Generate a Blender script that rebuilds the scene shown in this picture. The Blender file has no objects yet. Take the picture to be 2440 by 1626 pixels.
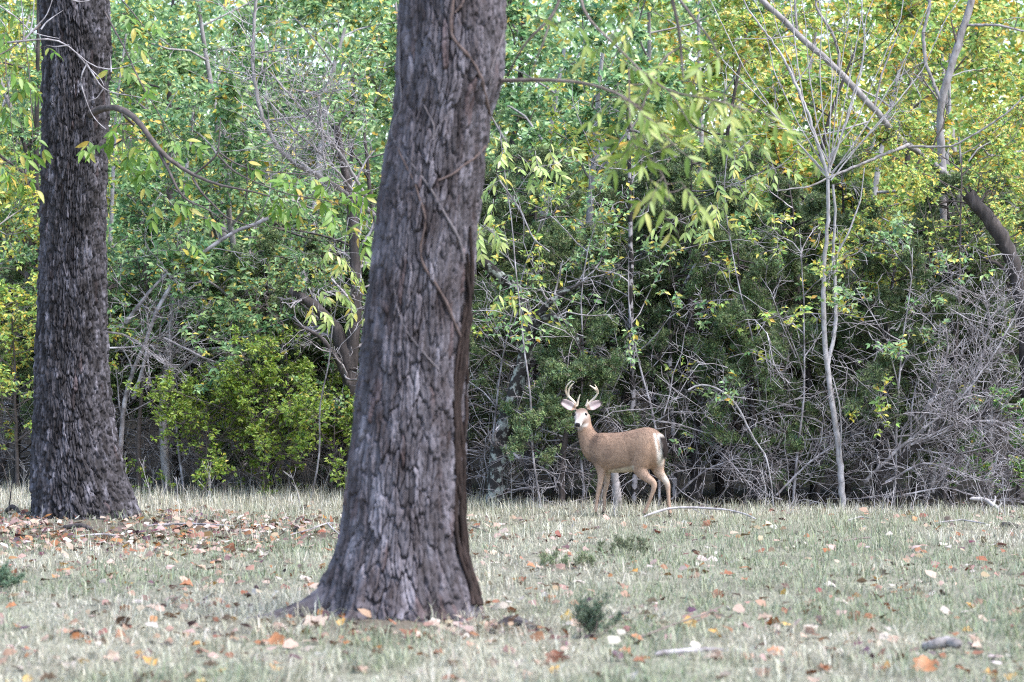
import bpy, math, numpy as np
from mathutils import Vector
SC = bpy.context.scene
COL = SC.collection

# ------------------------------------------------------------------ camera, sky, sun, exposure
F, H, HZ = 8000.0, 1.87, 829.0          # focal length in photo pixels, eye height, horizon row
cam_d = bpy.data.cameras.new('camera'); cam = bpy.data.objects.new('camera', cam_d); COL.objects.link(cam)
cam_d.sensor_width = 36.0; cam_d.lens = F / 2440 * 36
cam.location = (0, 0, H); cam.rotation_euler = (math.radians(90) + math.atan((HZ - 813) / F), 0, 0)
cam_d.clip_start = 0.5; cam_d.clip_end = 2000
cam_d.dof.use_dof = True; cam_d.dof.focus_distance = 38.2; cam_d.dof.aperture_fstop = 3.0
SC.camera = cam
SUN_EL, SUN_AZ = math.radians(58), math.radians(122)    # soft light from behind and right of the camera
w = bpy.data.worlds.new('World'); SC.world = w; w.use_nodes = True
wn = w.node_tree.nodes; wl = w.node_tree.links
sky = wn.new('ShaderNodeTexSky'); sky.sky_type = 'NISHITA'; sky.sun_disc = False
sky.sun_elevation = SUN_EL; sky.sun_rotation = SUN_AZ; sky.dust_density = 1.7; sky.air_density = 1.0; sky.ozone_density = 1.0
wl.new(sky.outputs[0], wn['Background'].inputs[0]); wn['Background'].inputs[1].default_value = 0.125
sd = bpy.data.lights.new('sun', 'SUN'); sd.energy = 1.5; sd.angle = math.radians(40); sd.color = (1.0, 0.965, 0.935)
sun = bpy.data.objects.new('sun', sd); COL.objects.link(sun)
sv = Vector((math.sin(SUN_AZ) * math.cos(SUN_EL), math.cos(SUN_AZ) * math.cos(SUN_EL), math.sin(SUN_EL)))
sun.rotation_euler = sv.to_track_quat('Z', 'Y').to_euler(); sun.location = (6, -8, 14)
vs = SC.view_settings; vs.view_transform = 'Standard'; vs.look = 'None'; vs.gamma = 1.0; vs.exposure = 2.08
SC.cycles.max_bounces = 6; SC.cycles.diffuse_bounces = 3; SC.cycles.transmission_bounces = 4; SC.cycles.use_denoising = False
SC.cycles.sample_clamp_indirect = 4.0
SC.cycles.pixel_filter_type = 'BLACKMAN_HARRIS'; SC.cycles.filter_width = 1.15

# ------------------------------------------------------------------ helpers
def P(px, py, d): return np.array([(px - 1220) * d / F, d, H + (HZ - py) * d / F])
def PX(px, d): return (px - 1220) * d / F
def tag(o, label=None, cat=None, group=None, kind=None):
    if label: o['label'] = label
    if cat: o['category'] = cat
    if group: o['group'] = group
    if kind: o['kind'] = kind
    return o
def empty(name, loc, label, cat, group=None):
    o = bpy.data.objects.new(name, None); COL.objects.link(o); o.location = [float(c) for c in loc]
    o.empty_display_size = 0.1
    return tag(o, label, cat, group)
def make_mesh(name, V, faces, mat=None, col=None, smooth=False):
    me = bpy.data.meshes.new(name)
    V = np.ascontiguousarray(V, dtype=np.float32)
    if not isinstance(faces, list): faces = [faces]
    faces = [np.asarray(f, dtype=np.int32) for f in faces if len(f)]
    me.vertices.add(len(V)); me.vertices.foreach_set('co', V.ravel())
    loops = np.concatenate([f.ravel() for f in faces])
    sizes = np.concatenate([np.full(len(f), f.shape[1], dtype=np.int32) for f in faces])
    starts = np.concatenate([[0], np.cumsum(sizes)[:-1]]).astype(np.int32)
    me.loops.add(len(loops)); me.loops.foreach_set('vertex_index', loops)
    me.polygons.add(len(sizes)); me.polygons.foreach_set('loop_start', starts); me.polygons.foreach_set('loop_total', sizes)
    if smooth: me.polygons.foreach_set('use_smooth', np.ones(len(sizes), dtype=bool))
    me.update(calc_edges=True)
    if col is not None:
        a = me.color_attributes.new('Col', 'FLOAT_COLOR', 'POINT')
        c = np.ones((len(V), 4), dtype=np.float32); c[:, :3] = col
        a.data.foreach_set('color', c.ravel())
    if mat: me.materials.append(mat)
    return me
def add(name, me, parent=None, loc=None):
    o = bpy.data.objects.new(name, me); COL.objects.link(o)
    if parent is not None: o.parent = parent
    if loc is not None: o.location = [float(c) for c in loc]
    return o
def norm(v): v = np.asarray(v, float); return v / (np.linalg.norm(v, axis=-1, keepdims=True) + 1e-9)

# lattice noise
def hsh(*ints):
    h = np.zeros(np.broadcast(*ints).shape, dtype=np.uint32)
    for k, i in enumerate(ints):
        h ^= (np.asarray(i).astype(np.int64) & 0xffffffff).astype(np.uint32) * np.uint32([374761393, 668265263, 2246822519, 3266489917][k])
        h = (h ^ (h >> np.uint32(13))) * np.uint32(1274126177)
    return ((h ^ (h >> np.uint32(16))) & np.uint32(0xffffff)).astype(np.float64) / 0xffffff
def noise2(x, y, s=0):
    xi, yi = np.floor(x).astype(np.int64), np.floor(y).astype(np.int64); fx, fy = x - xi, y - yi
    fx = fx * fx * (3 - 2 * fx); fy = fy * fy * (3 - 2 * fy)
    a = hsh(xi, yi, np.int64(s)); b = hsh(xi + 1, yi, np.int64(s)); c = hsh(xi, yi + 1, np.int64(s)); d = hsh(xi + 1, yi + 1, np.int64(s))
    return (a * (1 - fx) + b * fx) * (1 - fy) + (c * (1 - fx) + d * fx) * fy
def fbm(x, y, s=0, o=3): return sum(noise2(x * 2 ** k, y * 2 ** k, s + k) * 0.5 ** k for k in range(o)) / sum(0.5 ** k for k in range(o))
def cells(x, y, s):
    xi, yi = np.floor(x).astype(np.int64), np.floor(y).astype(np.int64)
    f1 = np.full(x.shape, 9.0); f2 = f1.copy(); idv = np.zeros(x.shape); oy = np.zeros(x.shape)
    for dx in (-1, 0, 1):
        for dy in (-1, 0, 1):
            cx, cy = xi + dx, yi + dy
            ax, ay = np.abs(cx + 0.1 + 0.8 * hsh(cx, cy, np.int64(s)) - x), cy + 0.1 + 0.8 * hsh(cx, cy, np.int64(s + 7)) - y
            d = 0.55 * np.maximum(ax, np.abs(ay)) + 0.45 * (ax + np.abs(ay)) * 0.8
            m = d < f1
            f2 = np.where(m, f1, np.minimum(f2, d)); idv = np.where(m, hsh(cx, cy, np.int64(s + 13)), idv); oy = np.where(m, ay, oy); f1 = np.where(m, d, f1)
    return f1, f2, idv, oy          # oy: how far below the plate's centre
def sstep(a, b, x): t = np.clip((x - a) / (b - a), 0, 1); return t * t * (3 - 2 * t)

# ------------------------------------------------------------------ materials
def new_mat(name):
    m = bpy.data.materials.new(name); m.use_nodes = True; nt = m.node_tree
    for n in list(nt.nodes): nt.nodes.remove(n)
    out = nt.nodes.new('ShaderNodeOutputMaterial')
    return m, nt, out
def nd(nt, t, **kw):
    n = nt.nodes.new(t)
    for k, v in kw.items(): setattr(n, k, v)
    return n
def ramp(nt, fac, stops):
    r = nd(nt, 'ShaderNodeValToRGB'); e = r.color_ramp.elements
    while len(e) < len(stops): e.new(0.5)
    for i, (p, c) in enumerate(stops): e[i].position = p; e[i].color = (*c, 1)
    nt.links.new(fac, r.inputs[0]); return r.outputs[0]
def leaf_mat(name, stops=None, trans=0.3, rough=0.42, spec=0.5):
    m, nt, out = new_mat(name); L = nt.links.new
    if stops is None:
        c = nd(nt, 'ShaderNodeAttribute', attribute_name='Col').outputs['Color']
    else:
        c0 = ramp(nt, nd(nt, 'ShaderNodeObjectInfo').outputs['Random'], stops)
        tc = nd(nt, 'ShaderNodeTexCoord'); nz = nd(nt, 'ShaderNodeTexNoise'); nz.inputs['Scale'].default_value = 30; nz.inputs['Detail'].default_value = 3
        L(tc.outputs['Object'], nz.inputs['Vector'])
        hs = nd(nt, 'ShaderNodeHueSaturation'); mr = nd(nt, 'ShaderNodeMapRange'); L(nz.outputs[0], mr.inputs[0])
        mr.inputs[1].default_value = 0.3; mr.inputs[2].default_value = 0.7; mr.inputs[3].default_value = 0.7; mr.inputs[4].default_value = 1.3
        L(mr.outputs[0], hs.inputs['Value']); L(c0, hs.inputs['Color']); c = hs.outputs[0]
    p = nd(nt, 'ShaderNodeBsdfPrincipled'); L(c, p.inputs['Base Color']); p.inputs['Roughness'].default_value = rough; p.inputs['Specular IOR Level'].default_value = spec
    t = nd(nt, 'ShaderNodeBsdfTranslucent'); L(c, t.inputs[0])
    mx = nd(nt, 'ShaderNodeMixShader'); mx.inputs[0].default_value = trans
    L(p.outputs[0], mx.inputs[1]); L(t.outputs[0], mx.inputs[2]); L(mx.outputs[0], out.inputs[0])
    return m
def bark_mat(name, stops, scale=14, stretch=0.25, rough=0.85, bump=0.4, attr=False, detail=6):
    m, nt, out = new_mat(name); L = nt.links.new
    tc = nd(nt, 'ShaderNodeTexCoord'); mp = nd(nt, 'ShaderNodeMapping'); mp.inputs['Scale'].default_value = (1, 1, stretch)
    L(tc.outputs['Object'], mp.inputs[0])
    nz = nd(nt, 'ShaderNodeTexNoise'); nz.inputs['Scale'].default_value = scale; nz.inputs['Detail'].default_value = detail; nz.inputs['Roughness'].default_value = 0.65
    L(mp.outputs[0], nz.inputs['Vector']); c = ramp(nt, nz.outputs[0], stops)
    if attr:
        a = nd(nt, 'ShaderNodeAttribute', attribute_name='Col'); mm = nd(nt, 'ShaderNodeMix', data_type='RGBA', blend_type='MULTIPLY')
        mm.inputs[0].default_value = 1; L(c, mm.inputs[6]); L(a.outputs['Color'], mm.inputs[7]); c = mm.outputs[2]
    p = nd(nt, 'ShaderNodeBsdfPrincipled'); L(c, p.inputs['Base Color']); p.inputs['Roughness'].default_value = rough; p.inputs['Specular IOR Level'].default_value = 0.3
    if bump:
        b = nd(nt, 'ShaderNodeBump'); b.inputs['Strength'].default_value = bump; b.inputs['Distance'].default_value = 0.01
        n2 = nd(nt, 'ShaderNodeTexNoise'); n2.inputs['Scale'].default_value = scale * 6; n2.inputs['Detail'].default_value = 4
        L(mp.outputs[0], n2.inputs['Vector']); L(n2.outputs[0], b.inputs['Height']); L(b.outputs[0], p.inputs['Normal'])
    L(p.outputs[0], out.inputs[0]); return m
M = {}
M['foliage'] = leaf_mat('foliage', trans=0.32)
M['cedar'] = leaf_mat('cedar_foliage', trans=0.15, rough=0.6, spec=0.3)
nt = M['cedar'].node_tree; hsv = nd(nt, 'ShaderNodeHueSaturation'); oi = nd(nt, 'ShaderNodeObjectInfo'); mr = nd(nt, 'ShaderNodeMapRange'); mr.inputs[3].default_value = 0.65; mr.inputs[4].default_value = 1.5
nt.links.new(oi.outputs['Random'], mr.inputs[0]); nt.links.new(mr.outputs[0], hsv.inputs['Value'])
an = [n_ for n_ in nt.nodes if n_.type == 'ATTRIBUTE'][0]
for lk in list(an.outputs['Color'].links): nt.links.new(hsv.outputs[0], lk.to_socket)
nt.links.new(an.outputs['Color'], hsv.inputs['Color'])
M['grass'] = leaf_mat('grass_blades', trans=0.25, rough=0.6, spec=0.25)
M['litter'] = leaf_mat('litter_leaves', trans=0.1, rough=0.6, spec=0.3)
M['near_leaf'] = leaf_mat('near_leaf', [(0, (0.13, 0.21, 0.03)), (0.45, (0.20, 0.29, 0.05)), (0.8, (0.30, 0.37, 0.09)), (0.95, (0.40, 0.42, 0.12)), (1, (0.55, 0.38, 0.08))], trans=0.38)
M['left_leaf'] = leaf_mat('left_leaf', [(0, (0.09, 0.19, 0.025)), (0.5, (0.14, 0.26, 0.035)), (0.85, (0.22, 0.33, 0.06)), (0.96, (0.40, 0.37, 0.08)), (1, (0.55, 0.36, 0.07))], trans=0.38)
M['pale_leaf'] = leaf_mat('pale_leaf', [(0, (0.24, 0.36, 0.10)), (0.5, (0.36, 0.46, 0.14)), (0.85, (0.48, 0.52, 0.18)), (1, (0.55, 0.42, 0.07))], trans=0.3)
M['leaf_rust'] = leaf_mat('leaf_rust', [(0, (0.13, 0.045, 0.02)), (0.5, (0.24, 0.09, 0.035)), (1, (0.34, 0.145, 0.06))], trans=0.12, rough=0.6)
M['leaf_tan'] = leaf_mat('leaf_tan', [(0, (0.20, 0.115, 0.075)), (0.5, (0.30, 0.205, 0.15)), (1, (0.38, 0.295, 0.235))], trans=0.12, rough=0.6)
M['leaf_pale'] = leaf_mat('leaf_bleached', [(0, (0.28, 0.235, 0.19)), (0.5, (0.34, 0.29, 0.245)), (1, (0.42, 0.375, 0.33))], trans=0.1, rough=0.6)
M['leaf_gold'] = leaf_mat('leaf_gold', [(0, (0.38, 0.19, 0.04)), (0.5, (0.44, 0.26, 0.07)), (1, (0.48, 0.33, 0.10))], trans=0.2, rough=0.6)
M['bark_front'] = bark_mat('bark_front', [(0.3, (0.026, 0.018, 0.018)), (0.41, (0.056, 0.046, 0.050)), (0.54, (0.10, 0.089, 0.101)), (0.7, (0.20, 0.186, 0.212))], scale=9, stretch=0.3, attr=True)
M['bark_left'] = bark_mat('bark_left', [(0.3, (0.012, 0.009, 0.009)), (0.43, (0.030, 0.026, 0.028)), (0.56, (0.068, 0.062, 0.070)), (0.7, (0.20, 0.188, 0.215))], scale=11, stretch=0.3, attr=True)
M['vine'] = bark_mat('vine_stem', [(0.3, (0.06, 0.04, 0.034)), (0.6, (0.115, 0.084, 0.078)), (0.8, (0.17, 0.14, 0.14))], scale=20, stretch=0.5)
M['vine_grey'] = bark_mat('vine_stem_grey', [(0.3, (0.09, 0.075, 0.076)), (0.7, (0.19, 0.17, 0.182))], scale=20, stretch=0.5)
M['vine_brown'] = bark_mat('vine_fibrous', [(0.3, (0.010, 0.007, 0.006)), (0.55, (0.030, 0.018, 0.015)), (0.8, (0.075, 0.053, 0.05))], scale=30, stretch=0.12, bump=0.8)
M['twig_dark'] = bark_mat('twig_dark', [(0.3, (0.05, 0.04, 0.035)), (0.6, (0.11, 0.09, 0.085)), (0.8, (0.2, 0.17, 0.165))], scale=10, stretch=1, bump=0)
M['twig_brown'] = bark_mat('twig_brown', [(0.3, (0.09, 0.065, 0.055)), (0.7, (0.22, 0.18, 0.165))], scale=10, stretch=1, bump=0)
M['twig_silver'] = bark_mat('twig_silver', [(0.3, (0.055, 0.047, 0.047)), (0.46, (0.20, 0.18, 0.185)), (0.66, (0.46, 0.435, 0.455))], scale=6, stretch=1, bump=0)
M['bark_pale'] = bark_mat('bark_pale', [(0.3, (0.14, 0.125, 0.12)), (0.47, (0.30, 0.28, 0.28)), (0.7, (0.46, 0.44, 0.45))], scale=12, stretch=0.6, bump=0.2)
M['bark_grey'] = bark_mat('bark_grey', [(0.3, (0.12, 0.105, 0.10)), (0.5, (0.24, 0.22, 0.215)), (0.75, (0.38, 0.355, 0.36))], scale=16, stretch=0.5, bump=0.3)
M['bark_dark'] = bark_mat('bark_dark', [(0.3, (0.025, 0.021, 0.02)), (0.55, (0.06, 0.05, 0.048)), (0.8, (0.15, 0.13, 0.13))], scale=16, stretch=0.25, bump=0.5)
M['bark_blotch'] = bark_mat('bark_blotch', [(0.0, (0.015, 0.013, 0.012)), (0.52, (0.022, 0.019, 0.018)), (0.55, (0.26, 0.24, 0.25)), (1.0, (0.40, 0.38, 0.39))], scale=7, stretch=1.0, bump=0.2, detail=3)
M['bark_lichen'] = bark_mat('bark_lichen', [(0.0, (0.012, 0.010, 0.010)), (0.50, (0.025, 0.022, 0.021)), (0.60, (0.24, 0.26, 0.235)), (1.0, (0.42, 0.45, 0.40))], scale=12, stretch=1.0, bump=0.3, detail=4)

# ------------------------------------------------------------------ terrain
def edge_y(px): return np.interp(px, [-400, 0, 600, 830, 1100, 1300, 1500, 2000, 2900], [43.6, 43.2, 43.0, 42.4, 40.6, 39.6, 39.1, 38.9, 38.9])
def gz(x, y):
    x = np.asarray(x, float); y = np.asarray(y, float)
    und = 0.05 * (fbm(x * 0.5 + 31, y * 0.35 + 7, 5, 3) - 0.5) * sstep(16, 20, y)
    t = np.clip(y - 44.5, 0, 60)
    hill = 0.20 * t * sstep(0, 12, t) * (1 - 0.3 * sstep(25, 60, t))
    root = 0.05 * np.exp(-(((x + 0.75) / 0.9) ** 2 + ((y - 23.3) / 1.2) ** 2)) + 0.06 * np.exp(-(((x + 4.7) / 1.0) ** 2 + ((y - 36.9) / 1.2) ** 2))
    return und + hill + root - 0.02
xs = np.concatenate([np.linspace(-90, -11, 24), np.linspace(-10.5, 10.5, 100), np.linspace(11, 90, 24)])
ys = np.concatenate([np.linspace(-20, 14, 12), np.linspace(15, 46, 150), np.linspace(46.5, 130, 60)])
gx, gy = np.meshgrid(xs, ys); gzz = gz(gx, gy)
nx, ny = len(xs), len(ys)
idx = (np.arange(ny - 1)[:, None] * nx + np.arange(nx - 1)).ravel()
gf = np.stack([idx, idx + 1, idx + nx + 1, idx + nx], 1)
pxg = 1220 + gx * F / np.maximum(gy, 5)
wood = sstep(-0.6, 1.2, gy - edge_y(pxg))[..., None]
straw = np.array([0.225, 0.22, 0.165]); soil = np.array([0.095, 0.088, 0.066]); litter_shade = np.array([0.02, 0.017, 0.014])  # wood floor: leaf litter, darkened further to stand in for shade under trees
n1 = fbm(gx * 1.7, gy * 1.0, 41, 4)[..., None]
bare_g = np.maximum(np.exp(-(((gx - PX(250, 35)) / 3.0) ** 2 + ((gy - 34.6) / 2.4) ** 2)), np.exp(-(((gx - PX(930, 23.35)) / 1.0) ** 2 + ((gy - 22.6) / .9) ** 2)))[..., None] * sstep(.3, .6, n1 + .25)  # bare soil; its dark ring also stands in for contact shadow at trunks
gc = ((straw * n1 * 1.2 + soil * (1 - n1)) * (1 - bare_g * .75) + np.array([.085, .062, .05]) * bare_g * .75) * (1 - wood) + litter_shade * wood
m, nt, out = new_mat('ground'); L = nt.links.new
at = nd(nt, 'ShaderNodeAttribute', attribute_name='Col'); tc = nd(nt, 'ShaderNodeTexCoord')
nz = nd(nt, 'ShaderNodeTexNoise'); nz.inputs['Scale'].default_value = 25; nz.inputs['Detail'].default_value = 6; L(tc.outputs['Object'], nz.inputs['Vector'])
hs = nd(nt, 'ShaderNodeHueSaturation'); mr = nd(nt, 'ShaderNodeMapRange'); L(nz.outputs[0], mr.inputs[0]); mr.inputs[1].default_value = 0.3; mr.inputs[2].default_value = 0.7; mr.inputs[3].default_value = 0.55; mr.inputs[4].default_value = 1.4
L(mr.outputs[0], hs.inputs['Value']); L(at.outputs['Color'], hs.inputs['Color'])
p = nd(nt, 'ShaderNodeBsdfPrincipled'); p.inputs['Roughness'].default_value = 0.95; p.inputs['Specular IOR Level'].default_value = 0.1; L(hs.outputs[0], p.inputs['Base Color']); L(p.outputs[0], out.inputs[0])
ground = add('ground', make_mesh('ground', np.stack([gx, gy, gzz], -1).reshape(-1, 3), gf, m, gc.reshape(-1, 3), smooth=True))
tag(ground, kind='structure')

# ------------------------------------------------------------------ tubes, leaves, branching
def tubes(name, lines, mat, sides=5, col=None, rough=0):
    """polylines [(pts, radii)] -> one mesh"""
    Vs, Fs, off = [], [], 0
    groups = {}
    for p_, r_ in lines: groups.setdefault(len(p_), []).append((p_, r_))
    for n, g in groups.items():
        Pn = np.array([a for a, b in g], float); R = np.array([b for a, b in g], float)
        T = np.gradient(Pn, axis=1); T = norm(T)
        ref = np.where(np.abs(T[:, :1, 2:3]) > 0.9, np.array([1.0, 0, 0]), np.array([0, 0, 1.0]))
        A = norm(np.cross(T, np.broadcast_to(ref, T.shape))); B = np.cross(T, A)
        ang = np.arange(sides) * 2 * np.pi / sides
        Rv = R[:, :, None, None] * (1 + rough * (hsh(np.arange(len(g))[:, None, None], np.arange(n)[None, :, None], np.arange(sides)[None, None, :])[..., None] - 0.5))
        ring = Pn[:, :, None, :] + Rv * (A[:, :, None, :] * np.cos(ang)[None, None, :, None] + B[:, :, None, :] * np.sin(ang)[None, None, :, None])
        k = len(g); Vs.append(ring.reshape(-1, 3))
        base = off + np.arange(k)[:, None, None] * n * sides + np.arange(n - 1)[None, :, None] * sides + np.arange(sides)[None, None, :]
        nxt = off + np.arange(k)[:, None, None] * n * sides + np.arange(n - 1)[None, :, None] * sides + ((np.arange(sides) + 1) % sides)[None, None, :]
        Fs.append(np.stack([base, nxt, nxt + sides, base + sides], -1).reshape(-1, 4))
        off += k * n * sides
    return make_mesh(name, np.concatenate(Vs), Fs, mat, col, smooth=True)
def blades(name, pos, dirv, nrm, ln, wd, col, mat, curve=0.15, six=False):
    """leaf blades: folded rhombus (or six-sided leaf) with a little droop"""
    d = norm(dirv); s = norm(np.cross(d, nrm)); n = np.cross(s, d)
    ln = np.asarray(ln)[:, None]; wd = np.asarray(wd)[:, None]; N = len(pos)
    if not six:
        V = np.stack([pos, pos + d * ln * 0.45 + s * wd * 0.5 + n * wd * 0.18, pos + d * ln - n * ln * curve, pos + d * ln * 0.45 - s * wd * 0.5 + n * wd * 0.18], 1)
        b = np.arange(N)[:, None] * 4; T = np.concatenate([b + [0, 1, 2], b + [0, 2, 3]]); k = 4
    else:
        V = np.stack([pos, pos + d * ln * 0.3 + s * wd * 0.45 + n * wd * 0.15, pos + d * ln * 0.65 + s * wd * 0.42 - n * ln * curve * 0.3, pos + d * ln - n * ln * curve,
                      pos + d * ln * 0.65 - s * wd * 0.42 - n * ln * curve * 0.3, pos + d * ln * 0.3 - s * wd * 0.45 + n * wd * 0.15], 1)
        b = np.arange(N)[:, None] * 6; T = np.concatenate([b + [0, 1, 5], b + [1, 2, 5], b + [2, 4, 5], b + [2, 3, 4]]); k = 6
    return make_mesh(name, V.reshape(-1, 3), T, mat, np.repeat(col, k, axis=0))
def perp(rng, d):
    a = rng.normal(size=3); a -= d * a.dot(d); return norm(a)
def walk(rng, p, d, Ln, r0, r1, nseg, wig, up):
    pts = [np.array(p, float)]; d = norm(d)
    for i in range(nseg):
        d = norm(d + rng.normal(size=3) * wig + np.array([0, 0, up])); pts.append(pts[-1] + d * Ln / nseg)
    return np.array(pts), np.linspace(r0, r1, nseg + 1)
def branching(rng, p, d, Ln, r, lvl, out_, tips, kids, ratio, wig=0.22, up=0.04, ang=(30, 70), nseg=5, rmin=0.0022, t0=0.25):
    pts, rr = walk(rng, p, d, Ln, r, max(r * 0.4, rmin), nseg, wig, up)
    out_.append((pts, rr))
    if lvl == 0: tips.append(pts); return
    for k in range(kids[-lvl]):
        t = rng.uniform(t0, 1.0); f = t * nseg; i = min(int(f), nseg - 1)
        q = pts[i] + (pts[i + 1] - pts[i]) * (f - i); dd = norm(pts[i + 1] - pts[i])
        a = math.radians(rng.uniform(*ang)); cd = norm(dd * math.cos(a) + perp(rng, dd) * math.sin(a))
        branching(rng, q, cd, Ln * ratio * (1.15 - 0.5 * t) * rng.uniform(0.7, 1.25), max(rr[i] * 0.55, rmin), lvl - 1, out_, tips, kids, ratio, wig * 1.1, up, ang, nseg if lvl > 1 else 3, rmin, t0)
def palette(rng, n, cols, wts, jit=0.15):
    c = np.array(cols)[rng.choice(len(cols), n, p=np.array(wts) / sum(wts))]
    c = c * (1 + rng.normal(size=(n, 1)) * jit) + rng.normal(size=(n, 3)) * 0.012
    return np.clip(c, 0.004, 0.9)
def leaf_clusters(rng, tips, per_twig, per_cluster, size):
    pos, dr, nr, ln = [], [], [], []
    T = np.array(tips); nt_, k, _ = T.shape
    n = nt_ * per_twig
    ti = np.repeat(np.arange(nt_), per_twig); t = rng.uniform(0.15, 1.0, n) * (k - 1); i = np.minimum(t.astype(int), k - 2)
    q = T[ti, i] + (T[ti, i + 1] - T[ti, i]) * (t - i)[:, None]
    td = norm(T[ti, i + 1] - T[ti, i])
    stalk = norm(td * 0.5 + rng.normal(size=(n, 3)) * 0.7 + np.array([0, -0.15, 0.1])) * rng.uniform(0.02, 0.07, (n, 1)) * size / 0.08
    q = q + stalk
    q = np.repeat(q, per_cluster, 0); sd_ = norm(np.repeat(stalk, per_cluster, 0)); N = len(q)
    az = np.tile(np.linspace(-1.3, 1.3, per_cluster), n)
    side = norm(np.cross(sd_, np.array([0, 0, 1.0]) + 0.3 * rng.normal(size=(N, 3))))
    d = norm(sd_ * np.cos(az)[:, None] + side * np.sin(az)[:, None] + rng.normal(size=(N, 3)) * 0.25 + np.array([0, 0, -0.2]))
    nrm = norm(rng.normal(size=(N, 3)) * 0.55 + np.array([0, -0.7, 0.75]))
    sz = size * np.repeat(rng.uniform(0.6, 1.25, n), per_cluster) * rng.uniform(0.75, 1.15, N)
    return q, d, nrm, sz

# ------------------------------------------------------------------ the two big trunks
def trunk_mesh(name, mat, d, prof, bark, nth, nz_, lobes, ztop, seed, shag):
    """prof: rows (py, left px, right px) measured on the outline"""
    prof = np.array(prof, float); zz = H + (HZ - prof[:, 0]) * d / F; o = np.argsort(zz)
    zz, lx, rx = zz[o], (prof[o, 1] - 1220) * d / F, (prof[o, 2] - 1220) * d / F
    z = np.concatenate([np.linspace(-0.15, ztop, nz_)]); th = np.linspace(0, 2 * np.pi, nth + 1)[:-1]
    # finer spacing on the camera side
    th = th + 0.55 * np.sin(th - 1.5 * np.pi + np.pi) * 1.0
    Zg, Tg = np.meshgrid(z, th, indexing='ij')
    lxi, rxi = np.interp(Zg, zz, lx), np.interp(Zg, zz, rx)
    cx, r = (lxi + rxi) / 2, (rxi - lxi) / 2
    lob = sum(a * np.exp(-np.clip(Zg, 0, 9) / hh) * np.exp(-((np.angle(np.exp(1j * (Tg - t)))) / w_) ** 2) for t, a, w_, hh in lobes)
    low = fbm(np.cos(Tg) * 1.5 + 9, np.sin(Tg) * 1.5 + Zg * 0.8, seed + 3, 2) - 0.5
    U = Tg * 0.38; wu, wz, amp = bark
    wa = fbm(U / wu * 0.6 + 3, Zg / wz * 0.9, seed, 3) - 0.5; wb = fbm(U / wu * 0.7, Zg / wz * 1.1 + 5, seed + 21, 3) - 0.5
    f1, f2, idv, oy = cells(U / wu + wa * 1.6, Zg / wz + wb * 1.2 + U / wu * 0.12, seed)
    g1, g2, id2, oy2 = cells(U / wu * 1.9 + wb * 1.8, Zg / wz * 2.2 + wa * 1.5, seed + 50)
    ridge = sstep(0.01, 0.13, f2 - f1) * (0.62 + 0.38 * idv + shag * oy); fine = sstep(0.0, 0.12, g2 - g1) * (0.3 + 0.7 * id2 + shag * oy2)
    disp = amp * (ridge * 0.72 + fine * 0.42 * (0.3 + 0.7 * ridge) + 0.22 * fbm(U * 70, Zg * 30, seed + 9, 3) - 0.8)
    R = r * (1 + 0.06 * low) + disp + lob
    V = np.stack([cx + R * np.cos(Tg), d + R * np.sin(Tg), Zg], -1).reshape(-1, 3)
    i = (np.arange(nz_ - 1)[:, None] * nth + np.arange(nth)[None, :]); j = (np.arange(nz_ - 1)[:, None] * nth + (np.arange(nth)[None, :] + 1) % nth)
    Fq = np.stack([i, j, j + nth, i + nth], -1).reshape(-1, 4)
    tint = 0.62 + 0.62 * idv + 0.3 * (id2 - 0.5)
    red = (hsh(np.floor(idv * 997).astype(int), np.int64(seed)) > 0.93) * 0.6 * sstep(0.35, 0.6, fbm(U * 12, Zg * 5, seed + 30, 2))
    colr = tint[..., None] * (1 - red[..., None] * np.array([0.1, 0.38, 0.48]))
    me = make_mesh(name, V, Fq, mat, np.clip(colr, 0.2, 1.4).reshape(-1, 3), smooth=False)
    surf = lambda px, py: (lambda zq: (np.interp(zq, zz, lx), np.interp(zq, zz, rx)))(H + (HZ - py) * d / F)
    return me, surf
DF, DL = 23.35, 36.9
front = empty('shade_tree', (PX(985, DF), DF, 0), 'big grey-barked tree with vines creeping over its leaning trunk', 'tree')
me, surfF = trunk_mesh('trunk', M['bark_front'], DF,
    [(-900, 1010, 1260), (0, 953, 1201), (190, 949, 1194), (268, 941, 1167), (344, 926, 1157), (421, 913, 1150), (500, 900, 1139), (600, 890, 1129), (704, 877, 1121), (908, 855, 1110), (1010, 844, 1109), (1112, 831, 1108),
     (1214, 822, 1105), (1268, 815, 1106), (1318, 803, 1112), (1358, 788, 1124), (1392, 780, 1132), (1430, 768, 1144), (1470, 755, 1156), (1520, 745, 1165)],
    (0.038, 0.25, 0.050), 330, 460, [(math.pi * 1.04, 0.05, 0.3, .14), (math.pi * 1.06, 0.5, 0.12, .10), (math.pi * 1.22, -0.05, 0.16, .2), (math.pi * 1.34, 0.05, 0.12, .12), (math.pi * 1.34, 0.2, 0.1, .075), (math.pi * 1.5, 0.06, 0.16, .14), (math.pi * 1.58, 0.18, 0.08, .075), (math.pi * 1.72, 0.03, 0.16, .12), (math.pi * 1.72, 0.13, 0.08, .06), (math.pi * 1.9, 0.0, 0.16, .12), (math.pi * 1.88, 0.05, 0.08, .06), (0.15, -0.03, 0.3, .16)], 4.6, 11, 0.15)
def child(o, parent):
    o.parent = parent; o.location = [-c for c in parent.location]; return o     # parts keep world coordinates
child(add('trunk', me), front)
left = empty('shade_tree', (PX(190, DL), DL, 0), 'dark shaggy-barked tree standing in fallen brown leaves', 'tree')
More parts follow.
